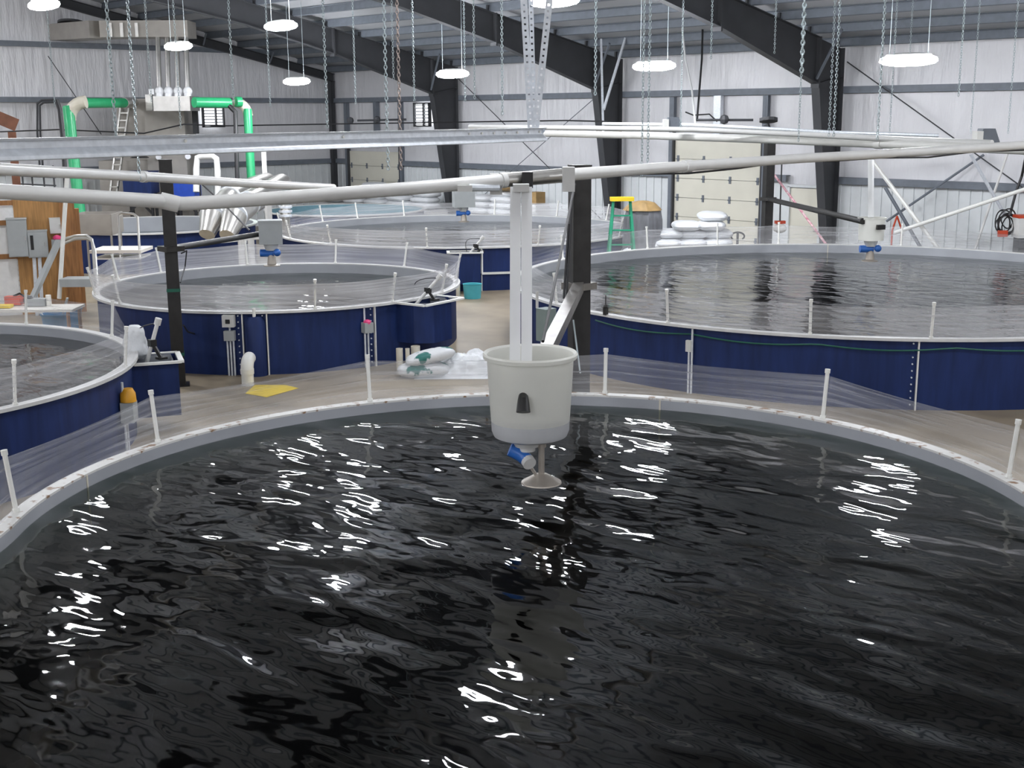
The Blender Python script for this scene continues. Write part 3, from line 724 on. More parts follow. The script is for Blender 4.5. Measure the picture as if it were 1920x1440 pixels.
# ================================================================ POSTS AND ARMS
def post(x, yb, yt, D, w_, label, base_z=0, label_m='blackpost'):
    p = at(x, yb, D); top = at(x, yt, D)
    d = math.hypot(p.x, p.y); ztop = EYE + ray(x, yt).z * D
    P = Vector((p.x, p.y, 0)); r = thing('steel_post', P, label, 'post')
    b = MB(); R = Matrix.Rotation(YAW + .25, 3, 'Z'); b.box(P + Vector((0, 0, ztop / 2)), (w_, w_, ztop), R); b.box(P + Vector((0, 0, ztop)), (w_ * 1.06, w_ * 1.06, .02), R); b.build('shaft', 'blackpost', r, smooth=False)
    b = MB(); b.box(P + Vector((0, 0, .012)), (w_ * 1.6, w_ * 1.6, .024), R); b.build('base_plate', 'blackpost', r, smooth=False)
    return P, ztop, r
pl = atz(338, 722, 0); DL = (pl - CAM).dot(CF)
P1, z1, R1 = post(337.0, 722, 297, DL, .19, 'tall black square post in front of the glittering round tank')
pr = at(1084, 700, 14.9)
P2, z2, R2 = post(1085, 700, 307, 14.9, .215, 'tall black square post just right of the hanging feed bucket')
P3, z3, R3 = post(1437, 440, 242, 30.3, .21, 'slim black post behind the far rim of the large right-hand tank')
for zz in (.5, 1.5):
    b = MB(); b.box(P1 + Vector((-.0, 0, zz)) - CF * .0, (.205, .205, .05), Matrix.Rotation(YAW + .25, 3, 'Z')); b.build('tape_band', 'hosegreen' , R1, smooth=False)
def arm(P, z, end, rr, label, m='blackpost', square=False):
    P = Vector((P.x, P.y, z)); end = Vector(end); r = thing('feeder_arm', P, label, 'support arm')
    b = MB()
    if square: b.bar(P, end, rr * 2, rr * 2)
    else: b.cyl(P, end, rr, n=12)
    b.build('boom', m, r, smooth=not square)
    b = MB(); b.box(P, (.3, .3, .08)); b.build('collar', 'armsteel' if square else m, r, smooth=False)
    return r
eB = at(497, 437, 23.2); arm(P1, EYE + ray(337, 460).z * DL, eB, .05, 'dark pipe arm from the left black post to the grey feeder box')
eD = at(1618, 415, 23.4); arm(P3, EYE + ray(1440, 372).z * 30.3, eD, .06, 'dark pipe arm from the slim far post to the small white feeder')
ra = arm(P2, EYE + ray(1085, 535).z * 14.7, at(1016, 676, 10.9), .06, 'square steel arm from the right black post down behind the feed bucket', 'armsteel', True)
b = MB(); 
for (xa, ya, xb, yb_) in ((1078, 345, 1018, 640), (1074, 350, 1062, 560), (1066, 420, 1057, 560)):
    b = MB(); b.cyl(at(xa, ya, 14.2), at(xb, yb_, 10.6 if xb < 1030 else 14.2), .014, n=6); tag(b.build('stay_cable', 'cable'), {1018: 'dark stay cable slanting down to the back of the feed bucket', 1062: 'dark stay cable hanging down the left side of the right post', 1057: 'shorter dark stay cable beside the right post'}[xb], 'cable')
b = MB(); b.tube([at(1075, 600, 14.4), at(1080, 640, 14.3), at(1088, 700, 14.3)], .01, 6); tag(b.build('loose_cable', 'chain'), 'thin pale cable hanging down the front of the right post', 'cable')
b = MB(); b.tube([at(340, 475, DL + .3), at(350, 470, DL + .4), at(347, 500, DL + .5), at(338, 530, DL + .2)], .012, 6); tag(b.build('loose_cable', 'cable'), 'black cable looping off the arm behind the left post', 'cable')
b = MB(); b.tube([at(344, 610, DL), at(352, 622, DL + .3), at(368, 627, DL + .8), at(385, 618, DL + 1.2), at(412, 603, DL + 1.9)], .014, 6); tag(b.build('slack_line', 'cable'), 'grey cord sagging from the left post to the white switch', 'cable')

# ================================================================ FEEDERS
DA = 10.0
fA = at(1000, 830, DA); fx, fy = fA.x, fA.y
def Z(x, y, D): return EYE + ray(x, y).z * D
rimc = at(994, 661, DA); fx, fy = rimc.x, rimc.y; zr = rimc.z
r = thing('feed_bucket', (fx, fy, Z(990, 920, DA)), 'large milky white feed bucket hanging over the nearest tank with blue motor below', 'fish feeder')
zb = zr - .70
b = MB(); b.lathe([(.375, zr + .005), (.385, zr - .01), (.38, zr - .04), (.352, zr - .045), (.338, zr - .30), (.322, zr - .56)], (fx, fy, 0), 48)
b.lathe([(.375, zr + .005), (.350, zr - .01), (.335, zr - .05), (.316, zr - .56)], (fx, fy, 0), 48); b.build('tub', 'hopper', r)
b = MB(); b.lathe([(.3225, zr - .52), (.318, zr - .64), (.30, zr - .685), (.24, zr - .71), (.0, zr - .715)], (fx, fy, 0), 48); b.lathe([(0, zr - .58), (.316, zr - .58)], (fx, fy, 0), 48); b.build('tub_base', 'feed', r)
nc = Vector((fx, fy, 0)); toc = (Vector((0, 0, 0)) - nc).normalized()
hp = Vector((fx, fy, zr - .34)) + toc * .335 - CR * .055
b = MB(); b.tube([hp - toc * .02 + Vector((0, 0, .05)), hp + toc * .05 + Vector((0, 0, .03)), hp + toc * .085 - Vector((0, 0, .055))], [.038, .045, .056], 14); b.build('vent_elbow', 'blackplastic', r)
mz = zr - .72; mc = Vector((fx, fy, mz)) - CR * .03
b = MB(); b.cyl(mc + Vector((0, 0, .01)), mc - Vector((0, 0, .06)), .12, .10, n=20); b.cyl(mc - CR * .0 - Vector((0, 0, .06)), mc - Vector((0, 0, .10)), .07, n=14); b.build('outlet_flange', 'whitebox', r)
m0 = mc - CR * .05 - Vector((0, 0, .13))
b = MB(); b.tube([m0 - CR * .09 + Vector((0, 0, .04)), m0, m0 + CR * .055 + toc * .05 - Vector((0, 0, .04))], [.055, .062, .055], 14); b.build('motor', 'bluemotor', r)
b = MB(); e = m0 + CR * .055 + toc * .05 - Vector((0, 0, .04)); b.cyl(e, e + (toc * .04 + CR * .02 - Vector((0, 0, .02))), .057, n=16); b.build('motor_cap', 'whitebox', r)
sc = mc + CR * .12
b = MB(); b.cyl(sc + Vector((0, 0, -.02)), sc - Vector((0, 0, .32)), .026, n=10); b.cyl(sc + Vector((0, 0, -.02)), sc - Vector((0, 0, .07)), .04, n=10); b.bar(mc - CR * .02 - Vector((0, 0, .16)), sc - CR * .03 - Vector((0, 0, .33)), .06, .02); b.build('outlet_tube', 'copper', r)
b = MB(); b.lathe([(0, -.29), (.05, -.30), (.165, -.365), (.168, -.375), (0, -.36)], sc - CR * .0, 32); b.build('spreader_disc', 'copper', r)
# chute
ctop = at(977, 350, DA + .1); cb = Vector((fx, fy, zr - .14)) + toc * .18 - CR * .075
r = thing('drop_chute', ctop, 'tall white twin drop chute from the overhead pipe into the feed bucket', 'feed chute')
for s in (-1, 1):
    t0 = at(977 + s * 10.5, 352, DA + .05); b0 = cb + CR * s * .046
    b = MB(); b.bar(t0, b0, .086, .06, up=CF); b.build('chute_tube', 'chute', r, smooth=False)
b = MB(); b.box(at(977, 352, DA + .02), (.13, .13, .06), Matrix.Rotation(YAW, 3, 'Z')); b.build('chute_collar', 'whitebox', r, smooth=False)
tag(r, 'tall white twin drop chute from the overhead pipe into the feed bucket', 'feed chute')

def small_feeder(x, yt, yb, D, w_, label, round_=False, ymot=None, bm='greybox'):
    c = at(x, (yt + yb) / 2, D); h = (yb - yt) * D / F; r = thing('fish_feeder', (c.x, c.y, c.z - h / 2 - .45), label, 'fish feeder')
    R = Matrix.Rotation(YAW + .2, 3, 'Z')
    b = MB()
    if round_:
        b.lathe([(w_ / 2, h / 2), (w_ / 2 * .93, -h / 2), (0, -h / 2)], c, 24); b.lathe([(w_ / 2, h / 2), (w_ / 2 + .02, h / 2), (w_ / 2 + .02, h / 2 - .03)], c, 24)
        b.build('tub', 'hopper', r); b = MB(); b.box(c + CR * w_ * .2 - CF * w_ * .5, (.16, .08, .09), R); b.build('vent_elbow', 'blackplastic', r, smooth=False)
    else:
        b.box(c, (w_, w_ * .8, h), R); b.box(c + Vector((0, 0, h / 2)), (w_ * 1.04, w_ * .84, .03), R); b.build('hopper_box', bm, r, smooth=False)
    z = c.z - h / 2
    b = MB(); b.cyl((c.x, c.y, z), (c.x, c.y, z - .12), .14, .1, n=16); b.build('outlet_flange', 'whitebox', r)
    q = Vector((c.x, c.y, z - .17)); b = MB(); b.cyl(q - CR * .2, q + CR * .05, .07, n=14); b.ball(q + CR * .12 - CF * .08, .07, 12); b.build('motor', 'bluemotor', r)
    b = MB(); b.cyl(q, q - Vector((0, 0, .2)), .06, .085, n=12); b.build('outlet_tube', 'copper', r)
    b = MB(); b.lathe([(0, .03), (.15, 0), (.15, -.015), (0, 0)], q - Vector((0, 0, .22)), 24); b.build('spreader_disc', 'copper', r)
    return c
small_feeder(507, 414, 457, 22.6, .42, 'grey feeder box with blue motor over the tank behind the left post')
small_feeder(869, 351, 388, 33.5, .56, 'small grey feeder box over the back centre tank')
cD = small_feeder(1634, 408, 450, 23.6, .5, 'small white feeder bucket over the large right-hand tank', True)
b = MB(); b.cyl(at(1633, 300, 23.6), at(1633, 408, 23.6), .055, n=12); tag(b.build('drop_pipe', 'chute'), 'pale drop pipe falling into the small white feeder on the right', 'pipe')

# ================================================================ OVERHEAD BEAM, PIPES, HANGERS
B0 = at(-60, 283, 5.6); B1 = at(1018, 252, 9.7)
d = (B1 - B0); d.z = d.z; dn = d.normalized(); side = dn.cross(Vector((0, 0, 1))).normalized(); upv = side.cross(dn).normalized()
r = thing('channel_beam', B0, 'long galvanised channel beam crossing the upper left of the picture', 'beam')
hb = .105; b = MB()
if side.dot(CF) > 0: side = -side
prof = [(.030, .044), (.034, .052), (0, .053), (0, .004), (.040, -.030), (.044, -.046), (.006, -.053)]  # lower slant added to the channel shape so that face catches roof light
prof = prof + [(u_ - .004, v_ + (.003 if v_ < -.05 else -.003)) for u_, v_ in prof[::-1]]
k_ = len(prof); b.add([B0 + side * u_ + upv * v_ for u_, v_ in prof] + [B1 + side * u_ + upv * v_ for u_, v_ in prof], [(i, (i + 1) % k_, (i + 1) % k_ + k_, i + k_) for i in range(k_)] + [tuple(range(k_)), tuple(range(k_, 2 * k_))])
b.build('channel', 'galv', r, smooth=False)
b = MB(); L = d.length
for k in range(7):
    c = B1 - dn * (.06 + k * .16) + side * .004 + upv * .02; b.cyl(c - side * .004, c + side * .006, .009, n=8)
for k in range(3):
    c = B1 - dn * (2.4 + k * 1.3) + side * .004 + upv * .02; b.cyl(c - side * .004, c + side * .006, .009, n=8)
b.build('bolt', 'pvc', r)

def perf_strut(p0, p1, wd, label, m='galv'):
    p0 = Vector(p0); p1 = Vector(p1); d = (p1 - p0); L = d.length; d.normalize(); a = CR - d * CR.dot(d); a.normalize(); n_ = d.cross(a).normalized()
    r = thing('perforated_hanger', p0, label, 'hanger'); b = MB(); hole = .016; pitch = .05; rail = (wd - hole) / 2
    for s in (-1, 1): b.bar(p0 + a * s * (hole / 2 + rail / 2), p1 + a * s * (hole / 2 + rail / 2), rail, .004, up=n_)
    k = int(L / pitch)
    for i in range(k):
        c = p0 + d * (pitch * (i + .5)); b.bar(c - d * (pitch - hole) / 2, c + d * (pitch - hole) / 2, hole, .004, up=n_)
    b.build('perforated_face', m, r, smooth=False)
    b = MB(); b.bar(p0 + a * wd / 2 + n_ * wd / 2 * .8, p1 + a * wd / 2 + n_ * wd / 2 * .8, .004, wd * .8, up=n_); b.build('return_flange', m, r, smooth=False)
perf_strut(at(996, 248, 9.72), at(975, -120, 9.72), .052, 'perforated steel hanger strip left of the lamp, leftmost of three')
perf_strut(at(1002, 246, 9.9), at(992, -120, 9.9), .035, 'perforated steel hanger strip hanging between the other two')
perf_strut(at(1003, 248, 9.66), at(1043, -120, 9.66), .052, 'perforated steel hanger strip leaning right in front of the lamp')
b = MB()

def pipe_run(name, pts, rr, m, label, collars=(), n=16, cr=1.18):
    P = [at(*p) for p in pts]; r = thing(name, P[0], label, 'pipe')
    b = MB(); b.tube(P, rr, n); b.build('pipe_run', m, r)
    for (x, y, D, l) in collars:
        c = at(x, y, D)
        best = min(range(len(P) - 1), key=lambda i: (c - P[i]).length + (c - P[i + 1]).length - (P[i + 1] - P[i]).length)
        dd = (P[best + 1] - P[best]).normalized(); t = (c - P[best]).dot(dd); c = P[best] + dd * t
        b = MB(); b.cyl(c - dd * l / 2, c + dd * l / 2, rr * cr, n=n); b.build('coupling', m, r)
    return P, r
PR = .054
P, rp = pipe_run('feed_pipe', [(-80, 354, 8.5), (312, 378, 9.6), (325, 381, 9.62), (345, 382, 9.65), (420, 378, 9.7), (600, 366, 9.9), (760, 354, 10.05), (925, 340, 10.2), (1060, 328, 10.6), (1180, 319, 12.0), (1500, 297, 14.4), (1700, 286, 14.9), (1990, 268, 15.3)], PR, 'pvc_pipe',
    'long pale feed pipe sweeping across the picture above the feed bucket', [(318, 380, 9.6, .14), (943, 338, 10.25, .05), (1270, 313, 12.8, .12)])
# clamps and bright transparent section above the bucket
for xx, yy, ww, hh, mm in ((930, 345, .10, .17, 'whitebox'), (989, 337, .09, .13, 'blackplastic'), (1066, 336, .10, .20, 'whitebox')):
    b = MB(); b.box(at(xx, yy, 10.3), (ww, ww * 1.2, hh), Matrix.Rotation(YAW, 3, 'Z')); b.build('clamp', mm, rp, smooth=False)
b = MB(); b.cyl(at(948, 338, 10.26), at(1052, 329, 10.56), PR * 1.12, n=16); b.build('steel_sleeve', 'steel', rp)
b = MB(); b.cyl(at(905, 352, 10.15), at(1065, 339, 10.6), .014, n=6); b.cyl(at(880, 352, 10.1), at(935, 352, 10.2), .03, n=8); b.build('linkage_rod', 'galv', rp)
b = MB(); b.box(at(872, 353, 10.1), (.12, .1, .05), Matrix.Rotation(YAW, 3, 'Z')); b.build('clamp', 'whitebox', rp, smooth=False)
b = MB(); b.cyl(at(1074, 345, 10.55), at(1069, 357, 10.55), .022, n=8); b.build('hook', 'steel', rp)
# cable hanging under the pipe
b = MB(); pts = [at(1104, 330, 11.3), at(1200, 326, 12.3), at(1290, 325, 13.1), at(1380, 316, 13.6), at(1480, 302, 14.3), at(1560, 302, 14.6), at(1650, 296, 14.8), at(1740, 295, 14.9), at(1830, 284, 15.1), at(1940, 281, 15.2)]
b.tube(pts, .012, 6); tag(b.build('sagging_cable', 'cable'), 'black cable sagging along the underside of the long feed pipe', 'cable')
pipe_run('feed_pipe', [(-60, 312, 10.6), (0, 317, 11), (300, 333, 14.2), (480, 345, 16.6), (625, 352, 18.5)], .055, 'pvc_pipe', 'pale feed pipe just below the channel beam, narrowing to the right', [(262, 331, 13.8, .1)])
pipe_run('feed_pipe', [(1012, 250, 29), (1200, 254, 26.5), (1450, 262, 23.5), (1600, 268, 22.5), (1800, 276, 20.5), (1990, 284, 19)], .075, 'pvc', 'bright white feed pipe running from the beam end behind the long pipe', [(1650, 270, 22, .15)])
pipe_run('feed_pipe', [(880, 238, 27), (1100, 240, 25.5), (1300, 243, 24.5), (1500, 252, 23), (1700, 262, 21.5), (1860, 268, 20)], .05, 'pvc_pipe', 'thin grey feed pipe above the bright white one near the back wall', [])
pipe_run('feed_pipe', [(1130, 232, 30), (1300, 234, 29.5), (1420, 240, 29), (1560, 248, 28.5), (1760, 254, 28)], .04, 'galv', 'thin steel pipe on brackets crossing in front of the right-hand frame', [])
# small grey wedge boxes riding on the pipes
for (x, y, D, lb) in ((1262, 232, 25, 'white and grey motor box on the thin pipe left of the big overhead door'), (1850, 256, 20.5, 'white and grey motor box on the pipes near the right edge')):
    c = at(x, y, D); r = thing('pipe_motor', c, lb, 'motor box'); R = Matrix.Rotation(YAW, 3, 'Z')
    b = MB(); vs = [c + R @ Vector(v) for v in ((-.16, -.1, -.12), (.20, -.1, -.12), (.1, -.1, .13), (-.10, -.1, .13), (-.16, .15, -.12), (.20, .15, -.12), (.1, .15, .13), (-.10, .15, .13))]
    b.add(vs, [(0, 1, 2, 3), (4, 7, 6, 5), (0, 4, 5, 1), (1, 5, 6, 2), (2, 6, 7, 3), (3, 7, 4, 0)]); b.build('motor_cover', 'purlin', r, smooth=False)
    b = MB(); b.box(c + R @ Vector((-.15, 0, -.02)), (.10, .24, .22), R); b.build('end_cap', 'pvc', r, smooth=False)
# brackets and rods over the doors
b = MB(); b.cyl(at(1305, 225, 30), at(1412, 225, 30), .035, n=6); b.ball(at(1358, 224, 30), .12, 8); tag(b.build('door_spring', 'frame'), 'dark torsion spring shaft above the big overhead door', 'door spring')
b = MB(); b.cyl(at(670, 226, 42), at(762, 224, 42), .04, n=6); b.ball(at(657, 226, 42), .12, 8); b.ball(at(707, 224, 42), .12, 8); tag(b.build('door_spring', 'frame'), 'dark torsion spring shaft above the left overhead door', 'door spring')
b = MB(); b.cyl(at(1441, 228, 29), at(1441, 222, 29), .22, n=10); b.cyl(at(1436, 234, 29), at(1444, 252, 29), .08, n=8); tag(b.build('door_operator', 'frame'), 'dark chain hoist wheel atop the slim far post', 'door hoist')
for pts, lb in (([(1285, 210), (1300, 216), (1330, 214), (1345, 228)], 'thin arching cable above the big overhead door'),):
    b = MB(); b.tube([at(x, y, 30.5) for x, y in pts], .02, 6); tag(b.build('arching_cable', 'cable'), lb, 'cable')
b = MB(); b.tube([at(1277, 33, 33), at(1285, 110, 32.5), at(1297, 165, 32), at(1304, 234, 29.5)], .024, 6); tag(b.build('hanging_cable', 'chute'), 'thin white cable dropping onto the pipe left of the door', 'cable')
b = MB(); b.tube([at(1318, 30, 33), at(1316, 110, 32.5), at(1307, 225, 30)], .026, 6); tag(b.build('hanging_cable', 'cable'), 'thin dark cable dropping onto the pipe left of the door', 'cable')
# cable strung along the left wall
b = MB(); b.tube([at(0, 247, 38), at(110, 243, 38), at(270, 250, 38), at(345, 233, 38), at(420, 236, 40), at(600, 233, 42), at(860, 229, 41), at(1060, 226, 37), at(1140, 228, 33)], .022, 5); tag(b.build('strung_cable', 'cable'), 'thin cable strung along the hall just above the channel beam', 'cable')

# ================================================================ CHAINS
def chain(x, y, D, label, zt=None, link=.05, th=.006, m='chain', group=None):
    link *= .72; th *= .62
    p = at(x, y, D); p0 = Vector(p); top = roof_z(p.y) - .2 if zt is None else zt
    ymax = -60; ztop = min(top, EYE + ray(x, ymax).z * D if EYE + ray(x, ymax).z * D > p.z else top)
    L = ztop - p.z; pitch = link * .78; k = max(2, int(L / pitch)); b = MB()
    base = []
    for i in range(8):
        t = 2 * PI * i / 8; base.append(Vector((math.cos(t) * link * .30, 0, math.sin(t) * link * .5)))
    yaw = random.random() * .6 + .5
    for i in range(k):
        c = p0 + Vector((0, 0, pitch * (i + .5))); R = Matrix.Rotation(yaw + (PI / 2 if i % 2 else 0), 3, 'Z')
        ring = [c + R @ v for v in base]; nn = R @ Vector((0, 1, 0)); vs = []
        for j, q in enumerate(ring):
            o = (q - c).normalized()
            for s, u in ((1, 0), (0, 1), (-1, 0), (0, -1)): vs.append(q + o * th * s + nn * th * u)
        fs = [(j * 4 + a, j * 4 + (a + 1) % 4, ((j + 1) % 8) * 4 + (a + 1) % 4, ((j + 1) % 8) * 4 + a) for j in range(8) for a in range(4)]
        b.add(vs, fs)
    return tag(b.build('hanging_chain', m, loc=p0), label, 'chain', group)
chain(218, 262, 6.7, 'bright steel chain reaching the channel beam, left one of the near pair', link=.042, th=.0045)
chain(262, 338, 13.6, 'bright steel chain passing the channel beam down to the pale pipe', link=.075, th=.009)
chain(103, 200, 16, 'faint thin chain in front of the duct at the far left', link=.05, th=.005)
chain(284, 190, 17, 'thin chain left of the four silver riser pipes', link=.06, th=.006)
chain(339, 240, 17, 'thin chain in front of the four silver riser pipes', link=.06, th=.006)
chain(438, 192, 15, 'pale chain hanging above the right green pipe', link=.06, th=.007)
chain(507, 200, 24, 'faint chain hanging just right of the lamp before the left rafter', link=.08, th=.008)
chain(614, 240, 14, 'pale chain crossing the left rafter near the far corner', link=.06, th=.008)
chain(667, 195, 22, 'thin chain in front of the left overhead door framing', link=.07, th=.008)
chain(728, 318, 13, 'bright twisted chain, left one of the pair over the left door', link=.07, th=.009)
chain(752, 318, 13, 'rusty twisted chain, right one of the pair over the left door', link=.07, th=.009, m='oldchain')
chain(738, 150, 16, 'thin cord-like chain between the bright and rusty chains', link=.06, th=.005)
chain(777, 190, 18, 'pale chain left of the lamp by the tapered column', link=.06, th=.008)
chain(872, 190, 20, 'thin chain beside the lamp by the tapered column', link=.06, th=.007)
chain(890, 185, 16, 'pale chain right of the lamp by the tapered column', link=.06, th=.007)
chain(942, 215, 13, 'bright chain left of the perforated hangers', link=.055, th=.007)
chain(1116, 178, 13, 'bright chain right of the perforated hangers', link=.055, th=.008)
chain(1203, 330, 15, 'pale chain left of the pair at the middle lamp', link=.065, th=.008)
chain(1214, 325, 15, 'pale chain right of the pair at the middle lamp', link=.065, th=.008)
chain(1333, 110, 20, 'thin chain left of the right-hand rafter', link=.065, th=.007)
chain(1276, 240, 22, 'thin chain above the white motor box by the door', link=.07, th=.008)
chain(1503, 136, 11, 'thick double-looking chain crossing the right-hand rafter', link=.07, th=.011)
chain(1497, 265, 16, 'thin chain dropping to the pipes beside the right-hand frame', link=.06, th=.007)
chain(1452, 100, 20, 'thin chain in front of the right-hand rafter', link=.06, th=.006)
chain(1554, 255, 19, 'thin chain in front of the right-hand column, left one', link=.07, th=.007)
chain(1563, 255, 17, 'pale chain in front of the right-hand column, right one', link=.07, th=.008)
chain(1645, 262, 17, 'bright chain hanging from the left tip of the right lamp', link=.07, th=.011)
chain(1668, 250, 21, 'faint chain behind the right lamp, left one', link=.07, th=.006)
chain(1706, 100, 21, 'faint chain above the middle of the right lamp', link=.06, th=.005)
chain(1797, 180, 17, 'bright chain right of the right lamp', link=.06, th=.008)
chain(1820, 250, 22, 'faint chain left of the motor box near the right edge', link=.07, th=.006)
chain(1890, 250, 20, 'faint chain above the motor box at the right edge', link=.07, th=.006)
# bright steel angle pieces beside the middle rafter
for (xa, ya, xb, yb_, lb) in ((1127, 70, 1131, 248, 'thin steel rod beside the middle column'), (1175, 60, 1132, 205, 'thin steel rod leaning right in front of the middle column')):
    b = MB(); b.bar(at(xa, ya + 4, 35.2), at(xb, yb_, 33.5), .06, .06); tag(b.build('steel_rod', 'galv', smooth=False), lb, 'rod')

# ================================================================ LEFT BACK EQUIPMENT
RV = Matrix.Rotation(YAW, 3, 'Z')
def simple(name, b, m, label, cat, group=None, smooth=True, loc=None): return tag(b.build(name, m, loc=loc, smooth=smooth), label, cat, group)
# sheet metal duct high on the left with four risers and header box
DE = 40.2
def flatbox(x0, y0, x1, y1, D, dep):      # box whose front face fills these picture bounds at distance D
    c = at((x0 + x1) / 2, (y0 + y1) / 2, D + dep / 2); return c, ((x1 - x0) * D / F, dep, (y1 - y0) * D / F)
r = thing('air_duct', at(235, 62, DE), 'long dull metal duct hanging high over the stainless tower at the left', 'duct')
b = MB(); c, sz = flatbox(196, 41, 361, 71, DE - 2, 1.1); b.box(c, sz, RV)
p0 = at(196, 56, DE - 1.4); p1 = at(112, 62, DE + 1.0); b.bar(p0, p1, 1.0, .52); b.build('duct_run', 'dullsteel', r, smooth=False)
b = MB(); b.cyl(at(135, 46, DE), at(135, 42, DE), .45, n=20); b.build('duct_cap', 'frame', r)
for xx in (207, 228, 256):
    b = MB(); q = at(xx, 56, DE - 2.02); b.box(q, (.10, .02, .42), RV); b.build('duct_seam', 'steel', r, smooth=False)
r = thing('header_box', at(330, 193, DE - 2), 'shiny steel header box with four white ball insulators and silver risers', 'machine')
c, sz = flatbox(297, 181, 366, 208, DE - 2.2, 1.2); b = MB(); b.box(c, sz, RV); b.box(c - Vector((0, 0, .05)), (sz[0] * 1.01, sz[1] * 1.01, .02), RV); b.build('header_body', 'steel', r, smooth=False)
for i, xx in enumerate((299, 316, 334, 352)):
    q0 = at(xx, 174, DE - 1.8); q1 = at(xx - 3.5, 62, DE - 1.8)
    b = MB(); b.cyl(q0, q1, .075, n=12); b.build('riser_pipe', 'steel', r)
    b = MB(); b.ball(at(xx, 171, DE - 1.8), .145, 14); b.cyl(at(xx, 172, DE - 1.8), at(xx, 182, DE - 1.8), .11, n=12); b.build('ball_joint', 'glare', r)
b = MB(); b.box(at(285, 172, DE - 1.8), (.16, .16, .16), RV); b.build('end_cap', 'glare', r, smooth=False)
# big stainless tower
r = thing('stainless_tower', atz(300, 480, 0), 'tall dull stainless tower standing in the far left corner below the duct', 'machine')
b = MB()
for (x0, y0, x1, y1, D_, dp, m_) in ((232, 186, 290, 300, 40.2, 1.2, 0), (288, 208, 362, 420, 39.9, 1.4, 0), (200, 300, 300, 420, 40.4, 1.3, 0)):
    c, sz = flatbox(x0, y0, x1, y1, D_, dp); b.box(c, sz, RV)
b.build('tower_body', 'dullsteel', r, smooth=False)
b = MB(); c, sz = flatbox(276, 178, 288, 250, 39.7, .2); b.box(c, sz, RV); b.build('corner_angle', 'steel', r, smooth=False)
b = MB(); c, sz = flatbox(362, 208, 371, 250, 39.7, .2); b.box(c, sz, RV); b.build('dark_leg', 'frame', r, smooth=False)
for xx, yy in ((298, 295), (353, 294)):
    b = MB(); q = at(xx, yy, 39.8); b.cyl(q, q - CF * .06, .09, n=16); b.build('round_port', 'glare', r)
for xx in (242, 290, 330, 372):
    b = MB(); q = at(xx, 330, 39.6); q2 = Vector((q.x, q.y, 0)); b.cyl(q2, q, .05, n=8); b.build('leg', 'cable', r)
for xa, xb in ((242, 285), (330, 370)):
    b = MB(); b.bar(at(xa, 400, 39.6), at(xb, 355, 39.6), .06, .06); b.bar(at(xb, 400, 39.65), at(xa, 355, 39.65), .06, .06); b.build('cross_brace', 'cable', r, smooth=False)
# ladder shape on tower
r = thing('tower_ladder', at(232, 250, 40.0), 'light metal ladder leaning on the left of the stainless tower', 'ladder')
for xa, xb in ((227, 200), (243, 212)):
    b = MB(); b.bar(at(xa, 195, 40.0), at(xb + 4, 385, 39.7), .06, .05); b.build('rail', 'steel', r, smooth=False)
for i in range(14):
    t = i / 13; y_ = 198 + t * 180; b = MB(); b.bar(at(227 - 24 * t, y_, 40.0 - .35 * t), at(243 - 27 * t, y_, 40.0 - .35 * t), .04, .04); b.build('rung', 'steel', r, smooth=False)
# blue drums on the tower
for (x0, x1, y0, y1, lb) in ((238, 291, 322, 362, 'dark blue rectangular tank on the stand left of the black post top'), (330, 371, 334, 368, 'bright blue rectangular tank on the stand right of the black post top')):
    c, sz = flatbox(x0, y0, x1, y1, 39.0, .9); b = MB(); b.box(c, sz, RV); b.box(c + Vector((0, 0, sz[2] / 2)), (sz[0] * 1.04, sz[1] * 1.04, .04), RV)
    r = thing('blue_drum', c - Vector((0, 0, sz[2] / 2)), lb, 'tank'); b.build('drum_body', 'bluedrum' if x0 > 300 else 'navy', r, smooth=False)
    for s in (-.35, .35):
        b = MB(); q = c + CR * sz[0] * s; b.cyl((q.x, q.y, 0), (q.x, q.y, c.z - sz[2] / 2), .05, n=8); b.build('stand_leg', 'cable', r)
    b = MB(); q = c - Vector((0, 0, sz[2] / 2 + .1)); b.box(q, (sz[0] * .7, .3, .2), RV); b.build('valve', 'glare' if x0 > 300 else 'red', r, smooth=False)
# hood lamp shade (dark cone)
b = MB(); q = at(262, 296, 39.4); b.lathe([(.30, 0), (.12, .12), (0, .16)], q, 16); simple('hanging_cone', b, 'cable', 'small dark cone shade in front of the stainless tower', 'shade')
# green pipes
def pipe_thing(pts, rr, m, label, name='water_pipe', elbows=(), em='pvc_beige', cat='pipe', ends=()):
    P = [at(*p) for p in pts]; r = thing(name, P[0], label, cat)
    for a, c in zip(P, P[1:]):
        b = MB(); b.cyl(a, c, rr, n=16); b.build('pipe_run', m, r)
    for (x, y, D, dx, dy) in elbows:
        c = at(x, y, D); L = rr * 3.2; h = CR * dx; v = Vector((0, 0, dy)); q = c + h * rr + v * rr; pp = []
        for i in range(7):
            t = i / 6 * PI / 2; pp.append(c + h * L * (1 - math.sin(t)) + v * L * (1 - math.cos(t)))
        b = MB(); b.tube(pp, rr * 1.15, 14); b.build('elbow', em, r)
    return r
gz = atz(150, 500, 0)
pipe_thing([(128, 200, 36.0), (133, 250, 36.0), (150, 400, 36.0)], .16, 'green', 'green vertical pipe with beige elbow at the far left', elbows=[(128, 191, 36, 1, -1)])
pipe_thing([(148, 193, 36.0), (232, 193, 38.6)], .15, 'green', 'green horizontal pipe running into the stainless tower from the left')
b = MB(); b.cyl(at(232, 193, 38.6), at(250, 193, 39.8), .16, n=16); simple('pipe_collar', b, 'steel', 'shiny steel collar where the left green pipe meets the tower', 'pipe fitting')
pipe_thing([(364, 192, 37.6), (430, 193, 38.5)], .16, 'green', 'green horizontal pipe leaving the stainless tower to the right')
